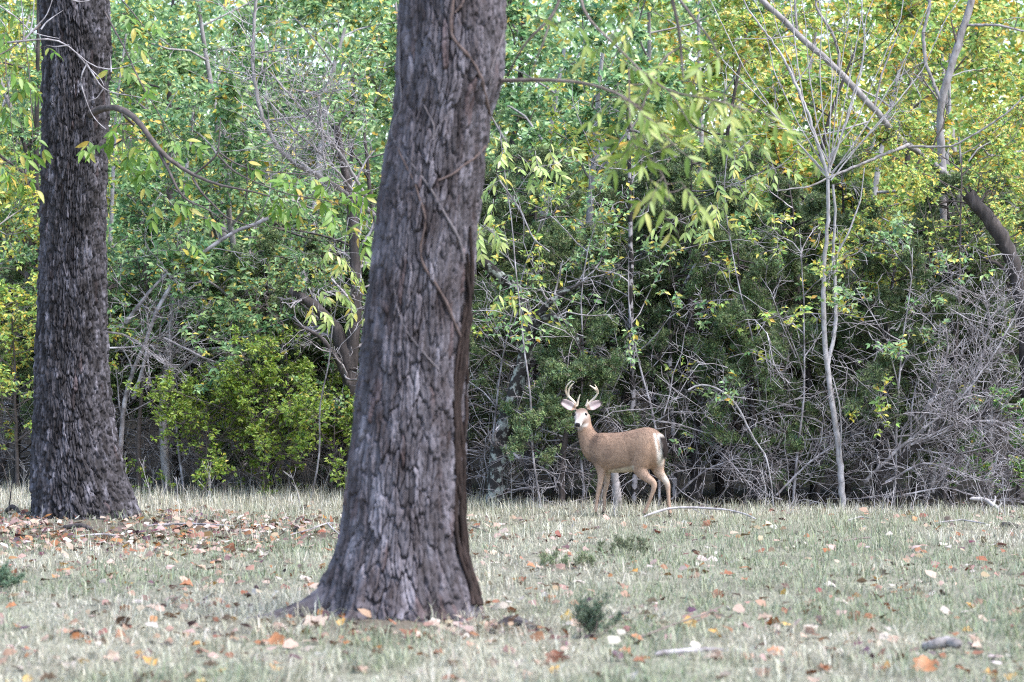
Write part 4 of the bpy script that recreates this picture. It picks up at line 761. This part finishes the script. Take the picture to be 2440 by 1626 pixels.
# tangles of bare twigs along the wood edge
rng = np.random.default_rng(77); tang = ([], [])
for k in range(460):
    px = rng.uniform(-80, 2520); dp = rng.uniform(0.2, 3.2); d = float(edge_y(px)) + dp; x = PX(px, d); z = float(gz(x, d)) + abs(rng.normal()) * 1.5
    dr = norm(rng.normal(size=3) * np.array([1, .5, .45]))
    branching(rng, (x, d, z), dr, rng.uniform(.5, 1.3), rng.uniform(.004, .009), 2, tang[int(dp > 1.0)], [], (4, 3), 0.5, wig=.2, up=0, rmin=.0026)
for k in range(115):       # sprays of bare twigs reaching out past the cedars and shrubs
    px = rng.choice([rng.uniform(250, 860), rng.uniform(1080, 2480), rng.uniform(1080, 2480)]); d = float(edge_y(px)) + rng.uniform(-.15, .45); x = PX(px, d); z = float(gz(x, d)) + rng.uniform(.15, 3.3) * rng.random() ** .6
    branching(rng, (x, d + .25, z), norm(rng.normal(size=3) * np.array([1, .25, .6]) + np.array([0, -.15, 0])), rng.uniform(.5, 1.4), rng.uniform(.005, .011), 2, tang[0], [], (4, 3), 0.5, wig=.24, up=-.02, rmin=.0028)
tag(add('twig_tangle', tubes('twig_tangle', tang[0], M['twig_silver'], 3)), 'tangle of fine bare silver twigs along the wood edge', 'twigs', kind='stuff')
tag(add('twig_tangle', tubes('twig_tangle', tang[1], M['twig_dark'], 3)), 'darker tangle of bare twigs deeper in the wood', 'twigs', kind='stuff')  # deeper twigs take the dark material, putting the wood's shade into their colour
for i, (px, d, k, sc, rz) in enumerate(((180, 46.2, 3, 1.2, 1), (520, 46, 3, 1.25, 2), (760, 45.6, 1, 1.0, 3), (980, 44.5, 3, 1.3, 4), (1180, 44.2, 0, 1.0, 5), (1330, 43.6, 1, 1.1, 6), (1560, 43.2, 0, 1.05, .5), (1720, 43.4, 2, 1.1, 1.5), (1880, 43.6, 1, 1.1, 2.5), (2020, 43.2, 0, 1.0, 3.5), (2180, 43.8, 1, 1.1, 4.5), (2360, 44.2, 2, 1.1, 5.5), (2540, 43.8, 0, 1.0, .2))):
    x = PX(px, d); r = empty('cedar_tree', (x, d, float(gz(x, d))), ('tall' if k in (0, 2) else 'short') + ' dark cedar deeper in the wood, ' + min(MARK, key=lambda m_: abs(m_[0] - px))[1], 'tree', 'cedars deeper in the wood'); r.rotation_euler.z = rz; r.scale = (sc, sc, sc)
    add('trunk', CED[k][0], r); o = add('dead_twigs', CED[k][1], r); o['kind'] = 'stuff'; o = add('foliage', CED[k][2], r); o['kind'] = 'stuff'
# bushes and broad-leaved saplings at the edge
wood_tree('leafy_bush', 640, 42.0, 1.5, .022, 'bush', 501, 'yellow-green small-leaved bush on the straw grass edge', 'bushes at the wood edge', bark='twig_dark', spread=.78, leaf=.055, kids=(14, 6, 6), per=(4, 5), cat='bush', lo=.08, twig='twig_dark')
wood_tree('leafy_bush', 500, 42.2, 1.25, .018, 'bush', 502, 'lower yellow-green bush with twigs reaching toward the shaggy tree', 'bushes at the wood edge', bark='twig_dark', spread=.62, leaf=.050, kids=(12, 6, 6), per=(5, 5), cat='bush', lo=.08, twig='twig_dark')
wood_tree('leafy_bush', 790, 41.9, 1.2, .018, 'bush', 503, 'olive bush tucked in beside the big trunk', 'bushes at the wood edge', bark='twig_dark', spread=.6, leaf=.06, kids=(12, 6, 5), per=(5, 4), cat='bush', lo=.05, twig='twig_dark')
wood_tree('leafy_bush', 700, 42.9, 2.6, .03, 'fresh', 504, 'taller green shrub rising above the yellow-green bush', 'bushes at the wood edge', bark='twig_dark', spread=.8, leaf=.07, kids=(11, 5, 5), per=(4, 4), cat='bush', lo=.3)
wood_tree('leafy_bush', 40, 43.2, 2.4, .03, 'yellow', 505, 'yellow-green shrub beyond the shaggy-barked tree', 'bushes at the wood edge', bark='twig_dark', spread=.9, leaf=.07, kids=(12, 6, 5), per=(4, 4), cat='bush', lo=.3)
wood_tree('leafy_bush', 2405, 39.5, 1.0, .014, 'deep', 506, 'small green bush beside the brush pile foot', 'bushes at the wood edge', bark='twig_dark', spread=.4, leaf=.06, kids=(8, 5, 4), per=(4, 4), cat='bush', lo=.05)
wood_tree('leafy_bush', 2250, 40.1, 4.3, .03, 'yellow', 507, 'small-leaved yellowing shrub arching over the brush pile', 'bushes at the wood edge', bark='twig_dark', spread=.95, leaf=.055, kids=(10, 6, 6), per=(6, 4), cat='bush', lo=.55, twig='twig_dark')
wood_tree('leafy_bush', 1740, 41.6, 3.6, .035, 'fresh', 508, 'bright green shrub showing between dark cedars', 'bushes at the wood edge', bark='twig_dark', spread=.8, leaf=.08, kids=(9, 5, 5), per=(4, 4), cat='bush', lo=.3)
wood_tree('leafy_bush', 330, 43.0, 3.2, .035, 'green', 509, 'green shrub leaning out behind the shaggy-barked tree', 'bushes at the wood edge', bark='twig_dark', spread=.85, leaf=.08, kids=(10, 5, 5), per=(4, 4), cat='bush', lo=.45)

for i, (px, d, h, pl_, lab) in enumerate(((1570, 39.7, 3.9, 'fresh', 'thin leafy shrub in front of the dark cedars past the deer'), (1890, 39.5, 3.4, 'yellow', 'thin yellow-leaved shrub beside the pale forked sapling'), (2130, 39.6, 3.2, 'fresh', 'thin leafy shrub between sapling and brush pile'), (1390, 39.9, 3.8, 'fresh', 'thin leafy shrub above the deer antlers'), (1170, 40.2, 3.6, 'yellow', 'thin yellow-leaved shrub at the dark hollow behind big trunk'), (440, 42.6, 3.4, 'fresh', 'thin leafy shrub beside the silver-limbed dead tree'))):
    wood_tree('leafy_bush', px, d, h, .018, pl_, 520 + i, lab, 'bushes at the wood edge', bark='twig_silver', spread=.75, leaf=.08, kids=(8, 4, 3), per=(3, 3), cat='bush', lo=.25, twig='twig_silver')
# pale-leaved saplings beside the big trunk, each leaflet by itself
PLV = [leaf_proto('leaf', M['pale_leaf'], 0.135, 0.044, c, f) for c, f in ((0.15, 0.2), (0.3, 0.3), (0.08, 0.12))]
def pale_tree(label, paths, spots, seed):
    b = P(*paths[0][0][0]); r = empty('hickory_sapling', (b[0], b[1], float(gz(b[0], b[1]))), label, 'sapling', 'pale-leaved saplings')
    leafy_branch(r, paths, 'twig_silver', PLV, spots, seed, .13, drop=.5)
pale_tree('pale-leaved sapling with drooping leaflets on the deer side of trunk', [([(1290, gd(1290, 39.2), 39.2), (1262, 1050, 39.2), (1270, 930, 39.0), (1240, 820, 38.9), (1246, 740, 38.9), (1222, 640, 38.9), (1228, 560, 38.9), (1212, 480, 38.9), (1200, 400, 38.9), (1190, 300, 38.9)], .014, .006), ([(1190, 430, 38.9), (1240, 500, 38.9), (1270, 570, 38.9), (1310, 600, 38.9)], .012, .008),
    ([(1215, 480, 38.9), (1270, 400, 38.8), (1330, 390, 38.8)], .006, .004), ([(1225, 640, 38.9), (1180, 560, 38.8), (1150, 530, 38.8)], .006, .004), ([(1238, 760, 38.9), (1180, 740, 38.8), (1120, 740, 38.8)], .006, .004), ([(1240, 730, 38.9), (1260, 715, 38.8)], .006, .004)],
    [(1180, 350, 38.8, 2), (1220, 345, 38.8, 3), (1270, 380, 38.8, 3), (1320, 390, 38.8, 3), (1200, 400, 38.8, 3), (1170, 470, 38.8, 3), (1150, 530, 38.8, 3), (1170, 570, 38.8, 2), (1135, 720, 38.8, 2), (1225, 720, 38.8, 3), (1260, 710, 38.8, 1), (1290, 345, 38.8, 2)], 601)
pale_tree('pale-leaved sapling with drooping leaflets beside the dark hollow', [([(740, gd(740, 41.2), 41.2), (765, 1080, 41.0), (758, 960, 40.8), (790, 860, 40.6), (786, 780, 40.5), (812, 700, 40.5), (820, 580, 40.5), (830, 520, 40.5)], .013, .005), ([(812, 700, 40.5), (780, 680, 40.4), (760, 690, 40.4)], .006, .004)],
    [(830, 560, 40.4, 3), (800, 600, 40.4, 3), (850, 590, 40.4, 3), (830, 660, 40.4, 3), (780, 690, 40.4, 3), (840, 720, 40.4, 3), (800, 740, 40.4, 3), (760, 720, 40.4, 2), (860, 540, 40.4, 2)], 602)
pale_tree('pale-leaved sapling drooping over cedars near the forked sapling', [([(1850, gd(1850, 39.9), 39.9), (1835, 1050, 39.8), (1800, 930, 39.7), (1805, 820, 39.6), (1765, 720, 39.5), (1752, 640, 39.4), (1730, 520, 39.4), (1720, 430, 39.4), (1740, 330, 39.4)], .013, .006), ([(1740, 560, 39.4), (1680, 500, 39.3), (1630, 520, 39.3), (1590, 540, 39.3)], .007, .004), ([(1725, 450, 39.4), (1790, 420, 39.3), (1850, 400, 39.3)], .007, .004)],
    [(1590, 540, 39.3, 2), (1680, 490, 39.3, 3), (1720, 460, 39.3, 3), (1760, 480, 39.3, 3), (1800, 430, 39.3, 3), (1850, 400, 39.3, 3), (1770, 360, 39.3, 3), (1830, 340, 39.3, 2), (1700, 520, 39.3, 2), (1660, 540, 39.3, 2), (1900, 370, 39.3, 2)], 603)

# the wooded rise behind
rng = np.random.default_rng(88); n = 3700
px = rng.uniform(-300, 2740, n); d = rng.uniform(56, 76, n); x = PX(px, d); z = gz(x, d) + rng.uniform(0.1, 6.0, n)
q = np.repeat(np.stack([x, d, z], 1), 26, 0); N = len(q); q = q + norm(rng.normal(size=(N, 3))) * rng.uniform(0.05, .6, (N, 1)) * np.array([1.2, 1, .7])
gold = sstep(1500, 1900, 1220 + q[:, 0] * F / q[:, 1])
col = palette(rng, N, *PAL['fresh']) * (1 - gold[:, None]) + palette(rng, N, *PAL['gold']) * gold[:, None]
ln = rng.uniform(.13, .22, N)
woods = add('woodland', blades('woodland', q, norm(rng.normal(size=(N, 3)) + np.array([0, 0, -.3])), norm(rng.normal(size=(N, 3)) * .55 + np.array([0, -.7, .75])), ln, ln * .5, col, M['foliage']))
tag(woods, 'mass of far green and golden foliage up the wooded rise', 'woodland', kind='stuff')

# ------------------------------------------------------------------ grass, litter, sticks
rng = np.random.default_rng(99)
def field(n, pw, y0, y1, wid=1.3):
    y = y0 + (y1 - y0) * rng.random(n) ** pw; x = (rng.random(n) - .5) * 2440 / F * y * wid; px_ = 1220 + x * F / y
    k = y < edge_y(px_) + 0.6; return x[k], y[k], px_[k]
def clear_of_trunks(x, y): return (np.hypot(x - PX(955, DF), (y - DF)) > .52) & (np.hypot(x - PX(200, DL), y - DL) > .5)
def grass_mesh(name, x, y, h, wd, col, lean):
    n = len(x); az = rng.uniform(0, 2 * np.pi, n); bd = np.stack([np.cos(az), np.sin(az), np.zeros(n)], 1); sd_ = np.stack([-np.sin(az), np.cos(az), np.zeros(n)], 1)
    # turn the flat of the blade mostly toward random sides
    b = np.stack([x, y, gz(x, y) - .005], 1); u_ = np.array([0, 0, 1.0]); h = h[:, None]; wd = wd[:, None]; l = lean[:, None]
    V = np.stack([b - sd_ * wd, b + sd_ * wd, b + u_ * h * .55 + bd * l * h * .3 - sd_ * wd * .8, b + u_ * h * .55 + bd * l * h * .3 + sd_ * wd * .8, b + u_ * h * np.clip(1 - .35 * l, .3, 1) + bd * l * h * 1.0], 1)
    o = np.arange(n)[:, None] * 5; T = np.concatenate([o + [0, 1, 3], o + [0, 3, 2], o + [2, 3, 4]])
    return make_mesh(name, V.reshape(-1, 3), T, M['grass'], np.repeat(col, 5, 0))
x, y, px = field(152000, 1.15, 16.5, 44)
k = clear_of_trunks(x, y); x, y, px = x[k], y[k], px[k]
patch = .5 * fbm(x * 1.3, y * .8, 61, 3) + .5 * fbm(x * .6, y * .25, 63, 2); clump = fbm(x * 4.5, y * 3.5, 71, 2); far = sstep(33, 40, y)
bare = np.maximum(np.exp(-(((x - PX(200, 36)) / 2.6) ** 2 + ((y - 35.0) / 2.0) ** 2)), np.exp(-(((x - PX(930, DF)) / .9) ** 2 + ((y - 22.7) / .7) ** 2)))
thin = sstep(.52, .40, fbm(x * 2.3, y * 1.1, 83, 3)); k = rng.random(len(x)) > np.maximum(bare * .85, thin * .3); x, y, px, patch, clump, far = x[k], y[k], px[k], patch[k], clump[k], far[k]
n = len(x)
h = rng.uniform(.02, .066, n) * (1 + 2.2 * sstep(.5, .72, clump)) * (1 + .4 * far)
g = np.clip(sstep(.36, .62, patch) * (1 - .6 * far) + rng.normal(size=n) * .25, 0, 1)[:, None]
cs = palette(rng, n, [(.42, .40, .315), (.34, .315, .24), (.52, .50, .42), (.22, .195, .15)], [4, 3, 3, 1], .12); cg = palette(rng, n, [(.14, .17, .095), (.20, .235, .14), (.28, .31, .205), (.18, .22, .145)], [2, 4, 3, 2], .12)
tag(add('grass', grass_mesh('grass', x, y, h, rng.uniform(.002, .0046, n), cs * (1 - g) + cg * g, np.abs(rng.normal(size=n)) * 1.1 + .2)), 'short mixed green and straw-coloured grass over the clearing', 'grass', kind='stuff')
px = rng.uniform(-150, 2590, 30000); y = edge_y(px) + .4 - np.abs(rng.normal(size=30000)) * np.interp(px, [0, 800, 1100, 2440], [2.6, 2.2, .9, .7]); x = PX(px, y)
k = clear_of_trunks(x, y) & (rng.random(30000) < np.interp(px, [0, 830, 1100, 2440], [1, 1, .7, .35])); x, y, px = x[k], y[k], px[k]; n = len(x)
h = rng.gamma(3, .035, n) * np.interp(px, [0, 850, 1100, 2440], [1.1, 1.0, .75, .65]); cs = palette(rng, n, [(.56, .53, .43), (.48, .44, .34), (.64, .62, .54), (.32, .285, .22), (.28, .30, .19)], [5, 4, 4, 1, 1], .1)
tag(add('tall_grass', grass_mesh('tall_grass', x, y, h, rng.uniform(.0016, .0034, n), cs, np.abs(rng.normal(size=n)) * .4 + .05)), 'pale straw grass standing taller along the wood edge', 'grass', kind='stuff')

def oak_leaf(name, mat, seed):
    r = np.random.default_rng(seed); t = np.linspace(0, 1, 11); lobe = .5 + .5 * np.cos(t * np.pi * 6.0 + .6); hw = np.sin(np.pi * np.clip(t, 0, 1) ** .75) ** .8 * (.30 + .22 * lobe); hw[0] = .015; hw[-1] = .03
    curl, twist, cup = r.uniform(-.6, .8), r.uniform(-.6, .6), r.uniform(-.3, 1.1); V = []
    for k in range(11):
        y_ = t[k] - .5; z0 = curl * (y_ * y_) * .9
        for s_ in (-1, 0, 1):
            xx = s_ * hw[k]; V.append([xx * math.cos(cup * .4), y_, z0 + abs(xx) * math.sin(cup) * .8 + xx * twist * y_ * 1.5 + r.normal() * .015])
    V = np.array(V) * .105; V[:, 2] -= V[:, 2].min(); b = np.arange(10) * 3
    return make_mesh(name, V, np.concatenate([np.stack([b, b + 1, b + 4, b + 3], 1), np.stack([b + 1, b + 2, b + 5, b + 4], 1)]), mat, smooth=True)
KINDS = [('leaf_rust', 'rusty red-brown fallen oak leaf lying in grass'), ('leaf_tan', 'tan fallen oak leaf lying in grass'), ('leaf_pale', 'bleached whitish fallen leaf lying in grass'), ('leaf_gold', 'orange-gold fallen leaf lying in grass')]
OAK = {k_: [oak_leaf('fallen_leaf', M[k_], 700 + 10 * i + j) for j in range(5)] for i, (k_, _) in enumerate(KINDS)}
def lay_leaf(kind, px, py, sc, tilt=None, lab=None, grp=True):
    d = H * F / (py - HZ)
    for _ in range(3): xx = PX(px, d); d = (H - float(gz(xx, d)) - .02) * F / (py - HZ)
    o = bpy.data.objects.new('fallen_leaf', OAK[kind][rng.integers(5)]); COL.objects.link(o); o.location = (PX(px, d), d, float(gz(PX(px, d), d)) + .012)
    o.rotation_euler = (rng.normal() * .35 + .25 if tilt is None else tilt, rng.normal() * .3, rng.uniform(0, 6.28)); o.scale = (sc,) * 3
    if tilt is not None: o.rotation_euler.z = rng.uniform(-.5, .5)
    if lab is None:
        zone = ('at the foot of the big vine-clad tree' if abs(px - 950) < 330 and py > 1380 else 'in the drift by the shaggy tree' if px < 850 and py < 1390 else 'in near grass below the shaggy tree' if px < 620 else 'around the cedar seedling' if px < 1680 and py > 1390 else 'around the rotten log' if py > 1400 else 'in open grass before the deer')
        lab = dict(KINDS)[kind].replace('lying in grass', zone)
    tag(o, lab, 'leaf', lab.replace('leaf', 'leaves', 1) if grp else None)
for kind, px, py, sc, tilt, lab in (('leaf_rust', 550, 1312, 1.6, 1.4, 'rusty oak leaf standing upright before the leaf drift by the shaggy tree'), ('leaf_gold', 1352, 1472, 1.3, 1.2, 'yellow-orange leaf caught upright near the root end of the big trunk'), ('leaf_rust', 1325, 1570, 1.5, .8, 'big dark rusty lobed leaf alone in pale grass'),
    ('leaf_rust', 1710, 1418, 1.2, .9, 'rusty leaf leaning above a thin fallen twig'), ('leaf_rust', 2200, 1590, 1.7, .9, 'large rusty oak leaf raised on the grass below the rotten log'), ('leaf_gold', 1640, 1487, 1.3, .9, 'gold leaf folded over a grey fallen stick'), ('leaf_rust', 2040, 1472, 1.2, 1.0, 'bright rusty leaf with square outline in short grass'),
    ('leaf_rust', 1685, 1250, 1.2, 1.1, 'rusty curled leaf beneath the arching fallen limb behind the deer'), ('leaf_tan', 750, 1482, 1.8, .5, 'broad cream curled leaf lying before the big tree roots'), ('leaf_rust', 660, 1528, 1.4, 1.0, 'rusty leaf propped upright in front of the cream curled leaf')):
    lay_leaf(kind, px, py, sc, tilt, lab, False)
for i in range(288):
    py = 1628 - 330 * rng.random() ** 1.25; px = rng.uniform(-20, 2460)
    if rng.random() < .35 and py < 1420: px = rng.uniform(0, 820)
    lay_leaf(('leaf_tan', 'leaf_rust', 'leaf_pale', 'leaf_gold')[rng.choice(4, p=[.42, .27, .23, .08])], px, py, rng.uniform(.6, 1.15))
# loose leaf litter: drift round the shaggy tree plus smaller leaves everywhere
n1_, n2_, n3_ = 3000, 2800, 450
y = np.concatenate([rng.normal(34.3, 2.1, n1_), rng.uniform(20, 41, n2_), rng.normal(22.5, .8, n3_)]); x = np.concatenate([PX(rng.normal(330, 330, n1_), y[:n1_]), (rng.random(n2_) - .5) * .38 * y[n1_:n1_ + n2_], PX(rng.normal(920, 240, n3_), y[n1_ + n2_:])])
k = clear_of_trunks(x, y) & (fbm(x * 1.1, y * .6, 17, 2) > .40 + .12 * rng.normal(size=len(y))) & (y < 37.8 + 3 * rng.random(len(y))) & (y > 17); x, y = x[k], y[k]; n = len(x)
az = rng.uniform(0, 6.28, n); dr = np.stack([np.cos(az), np.sin(az), rng.normal(size=n) * .45], 1); nr = norm(np.stack([rng.normal(size=n) * .5, rng.normal(size=n) * .5 - .2, np.ones(n)], 1))
ln = rng.uniform(.05, .12, n); col = palette(rng, n, [(.26, .165, .12), (.34, .25, .20), (.20, .085, .04), (.09, .055, .045), (.42, .37, .33), (.27, .125, .055)], [4, 4, 2, 4, 1.8, 1.2])
tag(add('leaf_litter', blades('leaf_litter', np.stack([x, y, gz(x, y) + rng.uniform(.008, .035, n)], 1), dr, nr, ln, ln * rng.uniform(.5, .9, n), col, M['litter'], curve=.2, six=True)), 'drift of brown and tan fallen leaves around the shaggy tree', 'leaf litter', kind='stuff')

def stick(label, pts, r0, r1, mat='twig_silver', name='fallen_stick', cat='stick', extra=()):
    ls = []
    for pl, a_, b_ in ((pts, r0, r1),) + tuple(extra):
        q = spline([gpt(px_, d_, dz_) for px_, d_, dz_ in pl], 22); q[1:-1] += rng.normal(size=(20, 3)) * a_ * .06
        rr = np.linspace(a_, b_, 22) * (.88 + .24 * noise2(np.arange(22) * .2, np.zeros(22), int(a_ * 5000) + len(label))); rr[0] *= .15; rr[1] *= .8; rr[-2] *= .75; rr[-1] *= .1; ls.append((q, rr))
    tag(add(name, tubes(name, ls, M[mat], 9, rough=.25)), label, cat)
stick('long pale fallen limb arching over the grass behind the deer', [(1520, 37.2, .0), (1560, 37.3, .07), (1600, 37.4, .12), (1660, 37.4, .12), (1730, 37.3, .10), (1770, 37.2, .06), (1810, 37.0, -.02)], .014, .010, 'bark_pale', extra=[([(1650, 37.4, .11), (1680, 37.2, .05), (1700, 37.1, .0)], .006, .004)])
stick('pale bleached broken branch beside a splintered stump by the brush', [(2310, 38.6, .16), (2345, 38.6, .16), (2375, 38.5, .07), (2392, 38.5, -.03)], .022, .026, 'bark_pale', extra=[([(2365, 38.5, .08), (2372, 38.6, .16), (2370, 38.6, .2)], .02, .008), ([(2378, 38.5, .06), (2388, 38.6, .12)], .014, .006)])
stick('short rotten grey log lying in the near grass', [(2195, 20.9, .02), (2225, 20.8, .05), (2260, 20.8, .07), (2288, 20.7, .06)], .030, .036, 'bark_grey', 'rotten_log', 'log')
stick('thin grey twig slanting through grass beneath a rusty leaf', [(1500, 21.6, .0), (1600, 22.2, .05), (1680, 22.8, .07), (1725, 23.3, .09)], .008, .005, 'twig_brown')
stick('flat pale weathered stick under a gold leaf', [(1560, 20.5, .02), (1620, 20.6, .03), (1690, 20.7, .03), (1740, 20.7, .02)], .02, .012, 'twig_silver')
stick('small curved stick in far grass near the bleached twigs', [(2010, 32.5, .01), (2040, 32.6, .03), (2075, 32.8, .03)], .012, .008, 'twig_brown')
stick('bleached stick lying in pale grass beyond the small curved stick', [(2020, 36.2, .02), (2050, 36.4, .05), (2080, 36.3, .03)], .011, .008, 'bark_pale')
stick('fine pale stick beside a far rusty leaf', [(2230, 35.7, .02), (2290, 35.8, .05), (2350, 35.4, .03)], .009, .007, 'bark_pale')
stick('dark thin twig poking from grass right of the big trunk', [(1122, 34.8, .04), (1140, 34.5, .03), (1175, 34.0, .0)], .010, .006, 'twig_dark')
stick('black charred chunk of wood on the pale grass', [(2385, 35.0, .03), (2405, 34.9, .05), (2430, 34.9, .02)], .035, .02, 'bark_dark', 'charred_wood', 'wood chunk')
stick('dark crooked stump sprout beside the shaggy tree', [(10, 37.6, .0), (28, 37.6, .10), (42, 37.5, .05), (50, 37.4, -.03)], .03, .02, 'bark_dark', 'crooked_stub', 'stump', extra=[([(22, 37.6, .08), (26, 37.6, .25), (30, 37.6, .4)], .008, .004)])
stick('grey sticks lying in the leaf drift under the shaggy tree', [(160, 33.0, .02), (240, 33.2, .05), (310, 33.1, .02)], .014, .008, 'twig_silver')
stick('long grey stick half buried in the leaf drift', [(350, 35.4, .02), (450, 35.5, .04), (560, 35.2, .03)], .014, .008, 'twig_silver')
stick('dark broken limb in leaves before the shaggy tree', [(150, 34.6, .03), (190, 34.5, .07), (222, 34.4, .03)], .03, .02, 'bark_dark')
stick('crooked grey twig rising from leaf drift beside big trunk', [(690, 33.6, .02), (740, 33.9, .06), (780, 34.2, .11), (800, 34.3, .10)], .008, .005, 'twig_silver', extra=[([(780, 34.2, .11), (795, 34.0, .05), (812, 33.9, .0)], .008, .005)])
stick('dark stick by a near green tuft in the grass', [(160, 21.9, .0), (185, 21.8, .05), (210, 21.7, .04), (235, 21.5, .0)], .014, .010, 'bark_dark')

# dry weed stalks along the edge of the grass
for i in range(72):
    px = (rng.uniform(0, 830) if i < 40 else rng.uniform(1100, 1480) if i < 50 else rng.uniform(1600, 2420)); d = float(edge_y(px)) - rng.uniform(.1, 3.0 if px < 900 else 1.2); x = PX(px, d); z = float(gz(x, d))
    ls = []; branching(rng, (x, d, z - .02), (rng.normal() * .25, rng.normal() * .2, 1), rng.uniform(.22, .6), .0055, 1, ls, [], (rng.integers(3, 8),), .4, wig=.1, up=.05, rmin=.0022, ang=(20, 45))
    dk = i % 3 == 0
    tag(add('weed_stalk', tubes('weed_stalk', ls, M['twig_dark' if dk else 'bark_pale'], 4)), 'dark brown dry weed stalk standing at the grass edge' if dk else 'pale straw-coloured dry weed stalk standing at the grass edge', 'weed', 'dark dry weed stalks' if dk else 'pale dry weed stalks')
# a cedar seedling and weed clumps in the near grass
def tuft(label, px, d, h, wdt, nst, cols, name='seedling', cat='seedling', seed=1):
    r = np.random.default_rng(seed); x = PX(px, d); z = float(gz(x, d)); st, tips = [], []
    for k in range(nst): branching(r, (x + r.normal() * wdt * .15, d + r.normal() * wdt * .15, z - .01), (r.normal() * .35, r.normal() * .35, 1), h * r.uniform(.7, 1.1), .004, 1, st, tips, (7,), .45, up=.1, rmin=.0015)
    rt = empty(name, (x, d, z), label, cat); child(add('stems', tubes('stems', st, M['twig_brown'], 4)), rt)['kind'] = 'stuff'
    T = np.array([t[:5] for t in tips]); N = 3200; ti = r.integers(len(T), size=N); f = r.uniform(0, 3, N); i = np.minimum(f.astype(int), 2); q = T[ti, i] + (T[ti, i + 1] - T[ti, i]) * (f - i)[:, None] + r.normal(size=(N, 3)) * .006
    ln = r.uniform(.015, .032, N); child(add('foliage', blades('foliage', q, norm(r.normal(size=(N, 3)) * .6 + np.array([0, 0, .7])), norm(r.normal(size=(N, 3))), ln, ln * .22, palette(r, N, cols, [1] * len(cols)), M['cedar'])), rt)['kind'] = 'stuff'
tuft('small blue-green cedar seedling growing in the near grass', 1412, 21.9, .27, .34, 11, [(.10, .155, .10), (.15, .215, .135), (.20, .26, .175)], seed=5)
tuft('small blue-green weed clump at the edge of near grass', 12, 26.2, .22, .2, 6, [(.13, .21, .13), (.20, .28, .18)], 'weed_clump', 'weed', seed=6)
tuft('grey-green weed clump in the grass before the deer', 1500, 30.5, .16, .8, 12, [(.20, .24, .14), (.29, .32, .20)], 'weed_clump', 'weed', seed=7)
tuft('low grey-green weed clump beside pale curled leaves', 1360, 28.6, .14, .8, 12, [(.18, .23, .12), (.29, .32, .20)], 'weed_clump', 'weed', seed=8)
